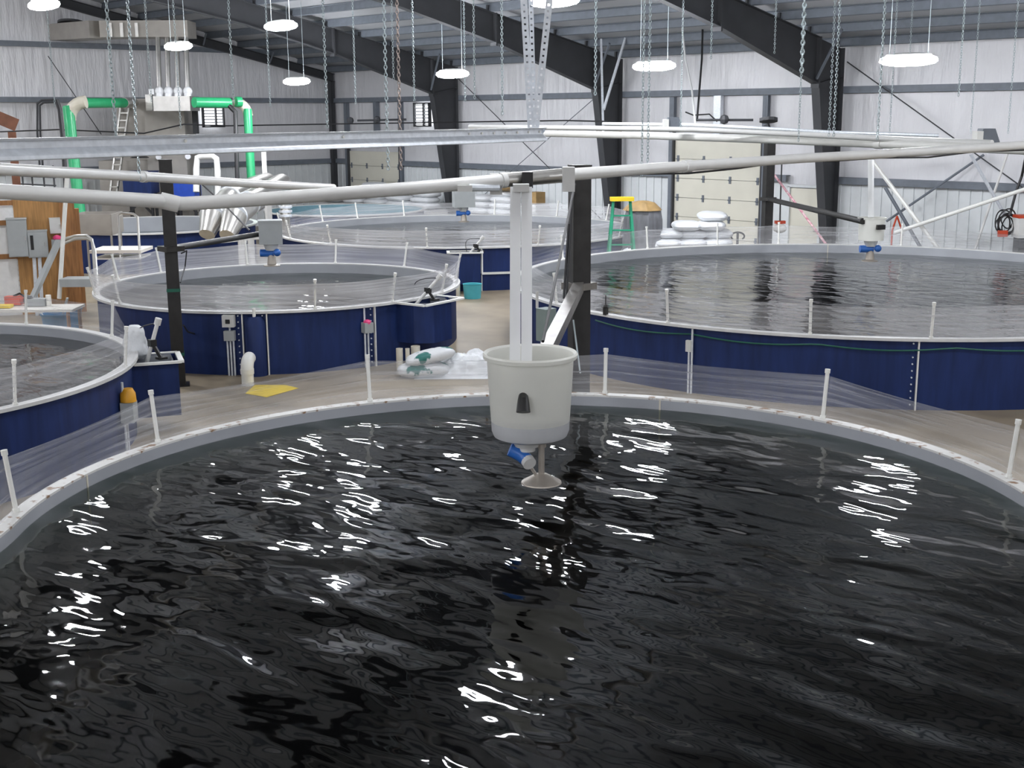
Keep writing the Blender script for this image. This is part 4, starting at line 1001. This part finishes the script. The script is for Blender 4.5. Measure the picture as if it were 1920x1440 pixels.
pipe_thing([(442, 191, 38.6), (452, 191, 38.7)], .16, 'green', 'short green pipe piece between the two beige fittings')
pipe_thing([(464, 205, 38.8), (467, 260, 38.8), (475, 400, 38.8)], .135, 'green', 'green vertical pipe with beige elbow right of the louvre', elbows=[(464, 191, 38.8, -1, -1)])
b = MB(); b.tube([at(429, 197, 38.4), at(436, 205, 38.4), at(441, 210, 38.4), at(447, 400, 38.4)], .07, 10); simple('black_pipe', b, 'cable', 'black pipe dropping beside the right green pipe', 'pipe')
b = MB(); b.tube([at(106, 188, 33.9), at(112, 205, 33.9), at(118, 260, 33.9), at(128, 420, 33.9)], .065, 10); simple('black_pipe', b, 'cable', 'black pipe dropping beside the left green pipe', 'pipe')
for dx, lb in ((0, 'thin grey conduit bending down the left end wall, outer one'), (9, 'thin grey conduit bending down the left end wall, inner one')):
    b = MB(); b.tube([at(100 , 187 + dx * .5, 40.2), at(78 + dx * .4, 188 + dx * .5, 40.2), at(70 + dx * .5, 195 + dx * .3, 40.2), at(70 + dx * .6, 250, 40.2), at(76 + dx * .6, 330, 40.2)], .035, 8); simple('conduit', b, 'frame', lb, 'conduit')
# bent white pipe loop
b = MB(); b.tube([at(368, 360, 36), at(368, 318, 36), at(370, 296, 36), at(378, 293, 36), at(398, 293, 36), at(406, 298, 36), at(408, 320, 36), at(409, 385, 36)], .09, 12); simple('pipe_loop', b, 'pvc_pipe', 'pale pipe loop bending over in front of the stainless tower', 'pipe')
b = MB(); b.bar(at(494, 280, 37), at(500, 395, 37), .14, .1); simple('pale_post', b, 'pvc_pipe', 'pale post behind the two silver vent ducts', 'post', smooth=False)
# rack of grey pipework
r = thing('wire_rack', at(70, 335, 33), 'grey wire rack against the left end wall behind the timber post', 'rack')
for yy in (315, 330, 345):
    b = MB(); b.bar(at(38, yy, 33), at(105, yy + 3, 33), .035, .035); b.build('shelf_rail', 'frame', r, smooth=False)
for xx in (40, 58, 80, 99):
    b = MB(); q = at(xx, 310, 33); b.bar((q.x, q.y, 0), q, .035, .035); b.build('upright', 'frame', r, smooth=False)
# two silver vent ducts coming down to the right
for k, (pts, lb) in enumerate(((((388, 440, 31), (398, 405, 31.3), (430, 372, 32.5), (475, 352, 34.5), (500, 344, 36)), 'silver vent duct bending down behind the round tank, left one'),
                              (((426, 442, 30.6), (440, 405, 31), (465, 382, 32), (505, 360, 33.8), (528, 346, 35.4)), 'silver vent duct bending down behind the round tank, right one'))):
    P = [at(*p) for p in pts]; r = thing('vent_duct', P[0], lb, 'duct')
    b = MB(); b.tube(P[1:], .31, 18); b.build('duct_run', 'steel', r)
    b = MB(); b.tube([P[0], P[1]], [.20, .31], 18); b.build('duct_cone', 'steel', r)
    for q, dd in ((P[1], P[2] - P[1]), (P[2], P[3] - P[2])):
        dd = dd.normalized(); b = MB(); b.cyl(q - dd * .04, q + dd * .04, .33, n=18); b.build('duct_band', 'galv', r)
b = MB(); b.cyl(at(425, 388, 28), at(468, 432, 26), .02, n=6); simple('dark_rod', b, 'cable', 'thin dark rod crossing in front of the silver vent ducts', 'rod')
b = MB(); b.cyl(at(375, 342, 33.5), at(425, 388, 33), .02, n=6); simple('dark_rod', b, 'cable', 'thin dark rod slanting behind the long feed pipe near the blue tank', 'rod')
r = thing('grey_stack', at(535, 420, 31), 'small ringed grey pipe stack at the left end of the back centre tank', 'pipe')
b = MB(); q = at(535, 404, 33); b.cyl((q.x, q.y, 0), q, .12, n=14); b.cyl(q, at(535, 386, 33), .15, .13, n=14)
b.build('stack_tube', 'steel', r)
for yy in (388, 396, 404): b = MB(); q = at(535, yy, 33); b.cyl(q - Vector((0, 0, .03)), q + Vector((0, 0, .03)), .18, n=14); b.build('ring', 'galv', r)
# white posts by ducts
r = thing('plastic_stand', atz(505, 500, 0), 'pale plastic frame behind the grey feeder box', 'frame')
for xx, yt in ((503, 385), (452, 447), (470, 447)):
    b = MB(); q = at(xx, yt, 28.2); b.bar((q.x, q.y, 0), q, .12, .1); b.build('upright', 'pvc_pipe', r, smooth=False)
b = MB(); b.bar(at(405, 452, 28.2), at(520, 440, 28.2), .06, .12); b.build('cross_rail', 'pvc_pipe', r, smooth=False)

# ---------------------------------------------------------------- plywood partition and what hangs on it
q0 = atz(162, 583, 0); q0.z = 0; dirL = Vector((-1, 0, 0)) * 0 + (-CR * .93 - CF * .36).normalized(); dirL.z = 0; dirL.normalize()
def onp(px, py, off=0.0):     # point on the partition plane (vertical plane through q0 along dirL)
    n_ = Vector((dirL.y, -dirL.x, 0));
    if n_.dot(Vector((-q0.x, -q0.y, 0))) < 0: n_ = -n_
    d_ = ray(px, py); t = ((q0 + n_ * off) - CAM).dot(n_) / d_.dot(n_); return CAM + d_ * t
nP = Vector((dirL.y, -dirL.x, 0)); nP = nP if nP.dot(Vector((-q0.x, -q0.y, 0))) > 0 else -nP
RP = Matrix((-dirL, nP, Vector((0, 0, 1)))).transposed()
r = thing('stud_partition', (q0.x, q0.y, 0), 'plywood and timber partition wall with white wrap at the far left edge', 'partition')
def pboard(name, xa, xb, y, z0, z1, off, th, m):
    a = onp(xa, y, off); c = onp(xb, y, off); b = MB(); mid = (a + c) / 2; wd = (a - c).length
    b.box(Vector((mid.x, mid.y, (z0 + z1) / 2)), (wd, th, z1 - z0), RP); return b.build(name, m, r, smooth=False)
pboard('plywood_sheet', 28, 116, 450, 0, 2.42, 0, .02, 'ply')
pboard('wrap_sheet', -60, 30, 450, 0, 2.3, .0, .02, 'sheet')
pboard('corner_post', 116, 144, 450, 0, 2.42, .05, .14, 'timber')
pboard('corner_post', 144, 152, 450, 0, 2.2, .0, .2, 'timber')
for z in (1.25, 1.95, 2.36): pboard('stud_rail', -60, 30, 450, z - .05, z + .05, .04, .05, 'timber')
r = thing('timber_post', onp(27, 450, -.1) * 1, 'brown timber post and short rafter rising above the partition at the left edge', 'timber frame')
a = onp(27, 300, -.2)
b = MB(); b.box(Vector((a.x, a.y, 1.9)), (.16, .16, 3.8), RP); b.build('post_shaft', 'darkwood', r, smooth=False)
b = MB(); b.bar(onp(32, 235, -.2), onp(-40, 205, -.2), .10, .26); b.build('rafter', 'darkwood', r, smooth=False)
# enclosures
def encl(x0, y0, x1, y1, off, dep, m, label, door=True):
    a = onp(x0, (y0 + y1) / 2, off + dep); c = onp(x1, (y0 + y1) / 2, off + dep); wd = (a - c).length; mid = (a + c) / 2
    zt = onp((x0 + x1) / 2, y0, off + dep).z; zb_ = onp((x0 + x1) / 2, y1, off + dep).z
    cc = Vector((mid.x, mid.y, (zt + zb_) / 2)) - nP * dep / 2
    r = thing('electrical_enclosure', cc - Vector((0, 0, (zt - zb_) / 2)), label, 'electrical box')
    b = MB(); b.box(cc, (wd, dep, zt - zb_), RP); b.build('box_body', m, r, smooth=False)
    b = MB(); b.box(cc + nP * (dep / 2 + .008), (wd * .93, .016, (zt - zb_) * .95), RP); dd = b.build('box_door', m, r, smooth=False)
    b = MB(); b.box(cc + nP * (dep / 2 + .02) - dirL * wd * .38, (.02, .02, .08), RP); b.build('latch', 'steel', dd, smooth=False)
    b = MB(); b.box(cc + Vector((0, 0, (zt - zb_) / 2 + .01)), (wd * 1.05, dep * 1.08, .02), RP); b.build('rain_lip', m, r, smooth=False)
    return cc, r
encl(14, 412, 52, 482, .02, .35, 'greybox', 'tall grey-green electrical enclosure on the plywood, left one')
cc, r = encl(52, 434, 90, 483, .12, .25, 'greybox', 'smaller grey electrical enclosure with window on the plywood, right one')
b = MB(); b.box(onp(60, 455, .39), (.06, .01, .30), RP); b.build('window_strip', 'blackplastic', r, smooth=False)
for xx in (67, 77):
    b = MB(); b.cyl(onp(xx - 3, 482, .25), Vector((onp(xx, 560, .25).x, onp(xx, 560, .25).y, .0)), .04, n=8); b.build('conduit', 'galv', r)
encl(93, 410, 115, 438, .0, .10, 'whitebox', 'small pale box on the plywood above the pink lens')
r = thing('beacon_box', onp(104, 450, .1), 'small grey box with pink lens on the plywood', 'electrical box')
b = MB(); b.box(onp(106, 456, .12), (.2, .12, .16), RP); b.build('box_body', 'greybox', r, smooth=False); b = MB(); b.ball(onp(107, 446, .14), .09, 10, (1, 1, .7)); b.build('beacon', 'pink', r)
# slanted strut, white pole, bent handrail
b = MB(); b.bar(onp(110, 452, .3), onp(60, 562, 1.2), .10, .10); simple('grey_strut', b, 'greybox', 'grey channel strut leaning against the plywood partition', 'strut', smooth=False)
b = MB(); b.cyl(onp(126, 325, .9), onp(111, 560, .9), .045, n=10); simple('white_pole', b, 'pvc', 'white plastic pole leaning upright before the plywood partition', 'pole')
r = thing('bent_handrail', at(170, 560, 25.5), 'bent grey tube handrail and seat frame right of the partition', 'handrail')
for k, o in enumerate((0, 5)):
    b = MB(); b.tube([at(118, 449 + o * 1.6, 25.6), at(140, 443 + o, 25.6), at(163, 442 + o, 25.6), at(172, 449 + o * .5, 25.6), at(175 + o * .5, 470, 25.6), at(180 + o * .5, 540, 25.6), at(192 + o, 585, 25.6)], .035, 8); b.build('tube_rail', 'steel', r)
b = MB(); b.box(at(150, 528, 25.6), (.68, .5, .16), RV); b.build('tray', 'greybox', r, smooth=False)
# steel sink
r = thing('steel_sink', at(182, 440, 30), 'dull stainless sink trough standing right of the partition', 'sink')
c, sz = flatbox(148, 399, 220, 437, 29.6, .9); b = MB()
for s in (-1, 1): b.box(c + RV @ Vector((s * sz[0] / 2, 0, 0)), (.03, sz[1], sz[2]), RV); b.box(c + RV @ Vector((0, s * sz[1] / 2, 0)), (sz[0], .03, sz[2]), RV)
b.box(c - Vector((0, 0, sz[2] / 2)), (sz[0], sz[1], .03), RV); b.build('basin', 'dullsteel', r, smooth=False)
for sx in (-.45, .45):
    for sy in (-.4, .4): q = c + RV @ Vector((sx * sz[0], sy * sz[1], 0)); b = MB(); b.cyl((q.x, q.y, 0), (q.x, q.y, c.z), .03, n=8); b.build('leg', 'steel', r)
# tube cart with white board
r = thing('tube_cart', atz(240, 520, 0), 'metal tube cart carrying a white board beside the far left tank', 'cart')
DQ = 27.6
for o in (0, 1.0):
    b = MB(); b.tube([at(226, 492, DQ + o), at(222, 404, DQ + o), at(228, 400, DQ + o), at(250, 401, DQ + o), at(258, 407, DQ + o), at(263, 486, DQ + o)], .03, 8); b.build('tube_hoop', 'steel', r)
for xx in (228, 262):
    q = at(xx, 480, DQ); b = MB(); b.cyl((q.x, q.y, 0), q, .03, n=8); b.build('leg', 'steel', r)
    q = at(xx, 480, DQ + 1); b = MB(); b.cyl((q.x, q.y, 0), q, .03, n=8); b.build('leg', 'steel', r)
q = at(228, 468, DQ + .4); b = MB(); b.box(q, (1.15, .95, .07), RV); b.build('white_board', 'board', r, smooth=False)
b = MB(); b.box(q - Vector((0, 0, .16)), (1.05, .9, .03), RV); b.build('lower_shelf', 'pvc_pipe', r, smooth=False)
# work table with clutter behind the left-edge tank
tcn = at(75, 575, 22.5); zt = tcn.z
r = thing('work_table', (tcn.x, tcn.y, 0), 'low cluttered work table at the foot of the plywood partition', 'table')
tpz = .62; tcn = atz(52, 578, tpz)
b = MB(); b.box(tcn, (1.9, .7, .05), RV); b.build('table_top', 'board', r, smooth=False)
for sx in (-.85, .85):
    for sy in (-.3, .3): q = tcn + RV @ Vector((sx, sy, 0)); b = MB(); b.box((q.x, q.y, tpz / 2), (.05, .05, tpz)); b.build('leg', 'timber', r, smooth=False)
q = atz(27, 572, tpz + .03); r = thing('power_tool', q, 'red tool lying on the cluttered low table', 'tool'); b = MB(); b.box(q + Vector((0, 0, .09)), (.30, .16, .16), RV); b.ball(q + CR * .12 + Vector((0, 0, .1)), .09, 10); b.build('tool_body', 'red', r); b = MB(); b.tube([q + Vector((0, 0, .17)), q + CR * .12 + Vector((0, 0, .22)), q + CR * .24 + Vector((0, 0, .14))], .02, 8); b.build('tool_handle', 'blackplastic', r)
q = atz(8, 577, tpz + .03); b = MB(); b.box(q + Vector((0, 0, .03)), (.28, .2, .05), RV); simple('yellow_case', b, 'yellow', 'small yellow case on the low table at the left edge', 'case', smooth=False)
q = atz(70, 573, tpz + .03); b = MB(); b.box(q + Vector((0, 0, .07)), (.34, .2, .13), RV); simple('grey_case', b, 'greybox', 'grey case on the low table below the electrical enclosures', 'case', smooth=False)
q = atz(92, 573, tpz + .03); b = MB(); b.lathe([(0, 0), (.05, 0), (.05, .2), (0, .2)], q, 12); simple('white_bottle', b, 'board', 'white bottle standing at the right end of the low table', 'bottle', loc=q)
q = atz(55, 573, tpz + .03); b = MB(); b.ball(q + Vector((0, 0, .1)), .1, 10); simple('dark_ball', b, 'blackplastic', 'dark round tool on the low table behind the grey case', 'tool')
# blue buckets
for x, y, rr, h, lb in ((105, 628, .24, .42, 'blue bucket with sticks at the foot of the partition, front one'), (137, 618, .19, .44, 'narrower blue bucket beside the timber corner post')):
    q = atz(x, y, 0); b = MB(); b.lathe([(0, 0), (rr * .85, 0), (rr, h), (rr + .02, h), (rr + .02, h - .03), (rr * .93, h - .03), (rr * .82, .03), (0, .03)], q, 24); simple('blue_bucket', b, 'bluebucket', lb, 'bucket', loc=q)
q = atz(105, 628, 0); b = MB(); b.cyl(q + Vector((0, 0, .06)), q + Vector((0, 0, .55)) - CR * .35, .025, n=8); simple('white_stick', b, 'pvc', 'white stick leaning out of the front blue bucket', 'stick')
q = atz(105, 628, 0); b = MB(); b.bar(q + CR * .05 + Vector((0, 0, .06)), q + Vector((0, 0, .72)) + CR * .28, .07, .03); simple('grey_stick', b, 'greybox', 'grey flat stick leaning right out of the blue bucket', 'stick', smooth=False)

# ================================================================ BAGS, TARP, LADDER, RIGHT BACK
def pillow(c, size, rz, m, label, group=None, seed=0, tilt=0.0, cat='bag', name='feed_bag'):
    lx, ly, lz = size; n, k = 22, 12; vs = []; R = Matrix.Rotation(rz, 3, 'Z') @ Matrix.Rotation(tilt, 3, 'Y'); c = Vector(c)
    for i in range(k + 1):
        ph = PI * i / k
        for j in range(n):
            th = 2 * PI * j / n
            x = abs(math.cos(th)) ** .55 * (1 if math.cos(th) > 0 else -1) * math.sin(ph) ** .6; y = abs(math.sin(th)) ** .55 * (1 if math.sin(th) > 0 else -1) * math.sin(ph) ** .6; z = math.cos(ph)
            v = Vector((x * lx / 2, y * ly / 2, z * lz / 2)); d_ = noise.noise(v * 5 + Vector((seed * 3.1, 0, 0))) * .12 * lz + noise.noise(v * 14 + Vector((seed, 2, 0))) * .06 * lz
            v += v.normalized() * d_ if v.length > 0 else v
            vs.append(c + R @ v)
    b = MB(); b.add(vs, [(i * n + j, (i + 1) * n + j, (i + 1) * n + (j + 1) % n, i * n + (j + 1) % n) for i in range(k) for j in range(n)])
    return tag(b.build(name, m, loc=c), label, cat, group)
q = atz(795, 705, 0)
pillow(q + Vector((0, 0, .11)), (.85, .5, .24), YAW + .1, 'bagprint', 'lower white bag with green print on the floor by the standpipes', seed=3)
pillow(q + Vector((0, 0, .32)) + CR * .1, (.8, .42, .2), YAW + .25, 'bagprint', 'upper white bag with green print lying on the other, end raised', seed=8, tilt=-.18)
# crumpled clear wrap heap
q = atz(868, 698, 0); b = MB(); vs = []; n = 46; fs = []
for i in range(n):
    for j in range(n):
        u = i / (n - 1) - .5; v = j / (n - 1) - .5; e = max(0, 1 - (u * u + v * v) * 4.2)
        p = q + CR * (u * 1.5) + Vector((CF.x, CF.y, 0)).normalized() * (v * 1.1)
        h = e * (.12 + .34 * (u + .5)) * (1 + .5 * noise.noise(Vector((u * 9, v * 9, 1)))) + e * .06 * abs(noise.noise(Vector((u * 26, v * 26, 5)))) ; p.z = max(.004, h); vs.append(p)
fs = [(i * n + j, (i + 1) * n + j, (i + 1) * n + j + 1, i * n + j + 1) for i in range(n - 1) for j in range(n - 1)]
b.add(vs, fs); simple('crumpled_wrap', b, 'bag', 'heap of crumpled white plastic wrap left of the hanging feed bucket', 'plastic wrap')
# yellow floor patch
b = MB(); pts = [atz(x, y, .004) for x, y in ((460, 738), (478, 722), (535, 722), (560, 728), (500, 745))]; b.add(pts + [p + Vector((0, 0, .003)) for p in pts], [(0, 1, 2, 3, 4), (5, 6, 7, 8, 9), (0, 1, 6, 5), (1, 2, 7, 6), (2, 3, 8, 7), (3, 4, 9, 8), (4, 0, 5, 9)]); simple('yellow_mat', b, 'yellow', 'flat yellow plate on the floor by the white elbow pipe', 'mat', smooth=False)
# pile of bags on a pallet before the big door
base = at(1296, 470, 31.3); base.z = 0
r = thing('pallet', base, 'wooden pallet carrying the white bags before the big overhead door', 'pallet')
for i in range(6): b = MB(); b.box(base + RV @ Vector((0, -.65 + i * .26, .13)), (2.1, .16, .03), RV); b.build('deck_board', 'timber', r, smooth=False)
for i in (-1, 0, 1): b = MB(); b.box(base + RV @ Vector((i * .9, 0, .06)), (.1, 1.4, .11), RV); b.build('stringer', 'timber', r, smooth=False)
names_h = ['lowest', 'second', 'third', 'fourth', 'fifth', 'sixth', 'top']
for lv in range(7):
    cols = 3 if lv < 5 else (2 if lv < 6 else 1)
    for i in range(cols):
        x = (.62 - i * .62) if True else 0; off = 0
        pos = ['right', 'middle', 'left'][i]
        pillow(base + RV @ Vector((x + .05 * math.sin(lv * 2.1) - (.0 if lv < 5 else .1), .08 * math.cos(lv * 3), .27 + lv * .215)), (.74, 1.05, .24), YAW + .1 * math.sin(lv + i), 'bag', 'white bag on the pallet by the big door, %s row, %s' % (names_h[lv], pos), 'white bags on the pallet', seed=lv * 3 + i)
pillow(base + RV @ Vector((-1.25, -.1, .78)), (1.15, .85, .34), YAW, 'bag', 'white bag sliding off the left side of the pallet pile', 'white bags on the pallet', seed=31, tilt=-.3)
b = MB(); q = base + RV @ Vector((-1.25, -.1, .3)); b.box(q, (.9, .8, .6), RV); simple('wrapped_carton', b, 'sheet', 'white wrapped carton left of the bag pallet', 'carton', smooth=False)
# bags along the back wall behind the back centre tank
cnt = 0
spots = [(628, 2), (668, 2), (706, 4), (752, 4), (800, 3), (905, 3), (945, 4), (985, 2)]
words = ['leftmost', 'second from left', 'third from left', 'fourth from left', 'fourth from right', 'third from right', 'second from right', 'rightmost']
for i, (px_, lv) in enumerate(spots):
    pb_ = atY(px_, 375, 27.6); pb_.z = 0
    b = MB(); b.box((pb_.x, pb_.y, .42), (1.15, .95, .84)); simple('bag_crate', b, 'sheet', 'white wrapped crate under the bags at the back wall, %s' % words[i], 'crate', 'wrapped crates at the back wall', smooth=False)
    for k in range(lv):
        pillow((pb_.x + .1 * math.sin(i + k), pb_.y, .97 + .2 * k), (1.15 - .08 * k, .8, .24), .15 * math.sin(i * 3 + k), 'bag', 'white bag on the back wall stack %s, %s of the stack' % (words[i], names_h[k]), 'white bags at the back wall', seed=i * 7 + k)
q = atY(942, 372, 27.4); pillow((q.x, q.y, 1.8), (1.3, .8, .25), 0, 'brownbag', 'brown sack lying on top of the white bags left of the chute', seed=5)
q = atY(1005, 380, 27.0); r_ = tag((lambda b_: b_.build('brown_carton', 'brownbag', smooth=False))(MB().box((q.x, q.y, 1.55), (.42, .4, .35))), 'brown carton on the stack just right of the white chute', 'carton')
b = MB(); b.box((q.x, q.y, .68), (.6, .6, 1.36)); simple('grey_crate', b, 'sheet', 'white crate under the brown carton at the back wall', 'crate', smooth=False)
# tarp covered heap and stepladder
q = at(1207, 445, 31.0); q.z = 0; r = thing('covered_heap', q, 'tall heap under a dark grey plastic tarp beside the big overhead door', 'tarp heap')
def heap(c, prof, m, nm, par, sc=(1, 1), amp=.1):
    b = MB(); vs = []; n = 40
    for rr, z in prof:
        for j in range(n):
            th = 2 * PI * j / n; f_ = 1 + amp * noise.noise(Vector((math.cos(th) * 3, math.sin(th) * 3, z * .6))) + .05 * math.sin(th * 9 + z) * (1 if z > .1 else 1)
            vs.append(c + RV @ Vector((rr * sc[0] * f_ * math.cos(th), rr * sc[1] * f_ * math.sin(th), z)))
    k = len(prof); b.add(vs, [(i * n + j, i * n + (j + 1) % n, (i + 1) * n + (j + 1) % n, (i + 1) * n + j) for i in range(k - 1) for j in range(n)]); return b.build(nm, m, par)
heap(q, [(.46, 0), (.44, .5), (.43, 1.0), (.42, 1.5), (.38, 1.72), (.22, 1.90), (.01, 1.94)], 'tarp', 'tarp', r, (1.05, .8), .25)
heap(q - CR * .04, [(.42, 1.74), (.38, 1.80), (.26, 1.93), (.12, 1.97), (.01, 1.98)], 'brownbag', 'tan_cover', r, (1.1, .85), .2)
r = thing('stepladder', at(1165, 445, 29.8), 'green stepladder with yellow top beside the grey tarp heap', 'ladder')
zt_ = Z(1165, 372, 29.8)
g = at(1165, 445, 29.8); g.z = 0
for s in (-1, 1):
    for f_ in (0, 1):
        b = MB(); b.bar(g + CR * s * .36 + Vector((CF.x, CF.y, 0)) * (.4 if f_ else -.4), g + CR * s * .2 + Vector((0, 0, zt_ - .05)), .06, .04); b.build('rail', 'ladder', r, smooth=False)
b = MB(); b.box(g + Vector((0, 0, zt_)), (.56, .3, .09), RV); b.build('top_cap', 'yellow', r, smooth=False)
for k in range(5):
    t = (k + 1) / 6; b = MB(); b.box(g + Vector((0, 0, (zt_ - .05) * t)) - Vector((CF.x, CF.y, 0)) * .4 * (1 - t), (.68 - .3 * t, .08, .03), RV); b.build('step', 'ladder', r, smooth=False)
# pallet jack handle
q = at(1383, 470, 31.3); r = thing('pallet_jack', (q.x, q.y, 0), 'dark pallet jack handle loop in front of the big overhead door', 'pallet jack')
c = at(1383, 443, 31.3); b = MB(); pts = []
for i in range(15):
    t = -.25 * PI + 1.5 * PI * i / 14; pts.append(c + CR * .17 * math.cos(t) * 1.0 + Vector((0, 0, .10 * math.sin(t))))
b.tube(pts, .022, 8); b.cyl(c + Vector((0, 0, .1)), (c.x, c.y, .3), .03, n=8); b.build('handle', 'cable', r)
b = MB(); b.box((c.x, c.y, .2), (.5, .3, .3), RV); b.cyl((c.x - .15, c.y, .09), (c.x + .15, c.y, .09), .09, n=12); b.build('base_unit', 'red', r, smooth=False)
for s in (-.18, .18): b = MB(); b.box(Vector((c.x, c.y, .1)) + RV @ Vector((s, .7, 0)), (.15, 1.2, .06), RV); b.build('fork', 'red', r, smooth=False)
# pink striped pole
rod('striped_pole', at(1452, 328, 30.4), at(1552, 462, 29.7), .03, 'pinktape', 'pink and white striped pole leaning over the far rim of the right tank', 'pole', n=8)
# crossed pale poles at right back
for (a, c, rr, m_, lb) in (((1636, 302, 29.6), (1762, 470, 29.1), .05, 'pvc', 'long white pole falling right behind the small white feeder'), ((1678, 436, 29.4), (1990, 332, 27.2), .045, 'pvc', 'long white pole rising right toward the right edge'),
                           ((1660, 352, 30.6), (1762, 525, 29.9), .045, 'purlin', 'grey pole behind the long white falling pole'), ((1820, 290, 28.2), (1885, 405, 28.6), .04, 'galv', 'grey pole falling right near the right edge'),
                           ((1662, 415, 30.8), (1845, 290, 29.4), .03, 'purlin', 'thin grey pole rising right behind the white poles'), ((1890, 285, 28.3), (1812, 515, 29.2), .03, 'pvc_pipe', 'thin pale pole leaning left near the right edge')):
    rod('long_pole', at(*a), at(*c), rr, m_, lb, 'pole', n=8)
# machine at right edge
q = at(1885, 425, 28.5); r = thing('hose_machine', (q.x, q.y, 0), 'machine with coiled black hoses and red parts at the right edge', 'machine')
for i in range(7):
    b = MB(); pts = []; c_ = at(1886 + 5 * math.sin(i * 2.3), 418 + 4 * math.cos(i * 3.1), 28.3 + .04 * i); rr = .22 + .05 * math.sin(i * 1.7)
    for k in range(22): t = 2 * PI * k / 21; pts.append(c_ + CR * rr * math.cos(t) * .8 + Vector((0, 0, rr * math.sin(t))) + CF * .05 * math.sin(t * 2 + i))
    b.tube(pts, .016, 6); b.build('hose_coil', 'cable', r)
b = MB(); c, sz = flatbox(1903, 408, 1980, 445, 28.0, .4); b.box(c, sz, RV); b.build('tank_body', 'pvc_pipe', r, smooth=False)
b = MB(); b.box(c + Vector((0, 0, sz[2] / 2 + .03)), (sz[0], sz[1], .07), RV); b.box(at(1880, 438, 28.2), (.2, .1, .14), RV); b.build('red_trim', 'red', r, smooth=False)
b = MB(); b.box((c.x, c.y, (c.z - sz[2] / 2) / 2), (sz[0] * .9, sz[1] * .8, c.z - sz[2] / 2), RV); b.build('stand', 'frame', r, smooth=False)
for (x0, y0, x1, y1, lb) in ((1925, 285, 1905, 360, 'black hose dropping to the hose machine at the right edge'),):
    b = MB(); b.tube([at(x0, y0, 27.6), at(1916, 330, 28.2), at(x1, y1, 28.3), at(1893, 405, 28.3)], .03, 8); simple('black_hose', b, 'cable', lb, 'hose')
# small red sawhorse shape, hoist by the slim post
r = thing('red_stand', at(1682, 420, 29.8), 'small thin red tripod stand behind the white feeder', 'stand')
for x0, x1 in ((1682, 1673), (1682, 1691)):
    b = MB(); q = at(x1, 432, 29.9); b.cyl(at(x0, 405, 29.8), q, .022, n=6); b.cyl(q, (q.x, q.y, 0), .022, n=6); b.build('leg', 'red', r)
q = at(1462, 428, 30.5); r = thing('hanging_motor', q, 'white and red pump hanging beside the slim far post', 'pump')
b = MB(); b.ball(q, .15, 14, (1.2, 1, .8)); b.build('pump_body', 'pvc', r); b = MB(); b.box(q + Vector((0, 0, .15)), (.25, .14, .07), RV); b.build('red_handle', 'red', r, smooth=False)
b = MB(); b.tube([q + Vector((0, 0, .17)), at(1463, 385, 30.5), at(1466, 300, 30.5)], .018, 6); b.build('cord', 'cable', r)

# white bundle of gathered film at the right end of the left-edge tank
q = tpt(TE, px_ang(TE, 238, 655), 1.12, .12)
pillow(q, (.30, .34, .50), YAW + .5, 'bag', 'white bundle of gathered plastic tied at the right end of the left-edge tank', seed=17, cat='plastic bundle', name='plastic_bundle')

# stained seams down the inside walls
for T_, xs, root_name in ((TA, ((182, 890), (1237, 748)), 'fish_tank'), (TD, ((1554, 460),), 'fish_tank.001')):
    rt_ = bpy.data.objects[root_name]
    for xy in xs:
        a = px_ang(T_, *xy); b = MB(); dr = Vector((math.cos(a), math.sin(a), 0))
        b.bar(tpt(T_, a, .55, -.004), tpt(T_, a, T_['T'] - .01, -.004), .018, .008, up=dr); b.build('liner_seam', 'pvc_beige', rt_, smooth=False)
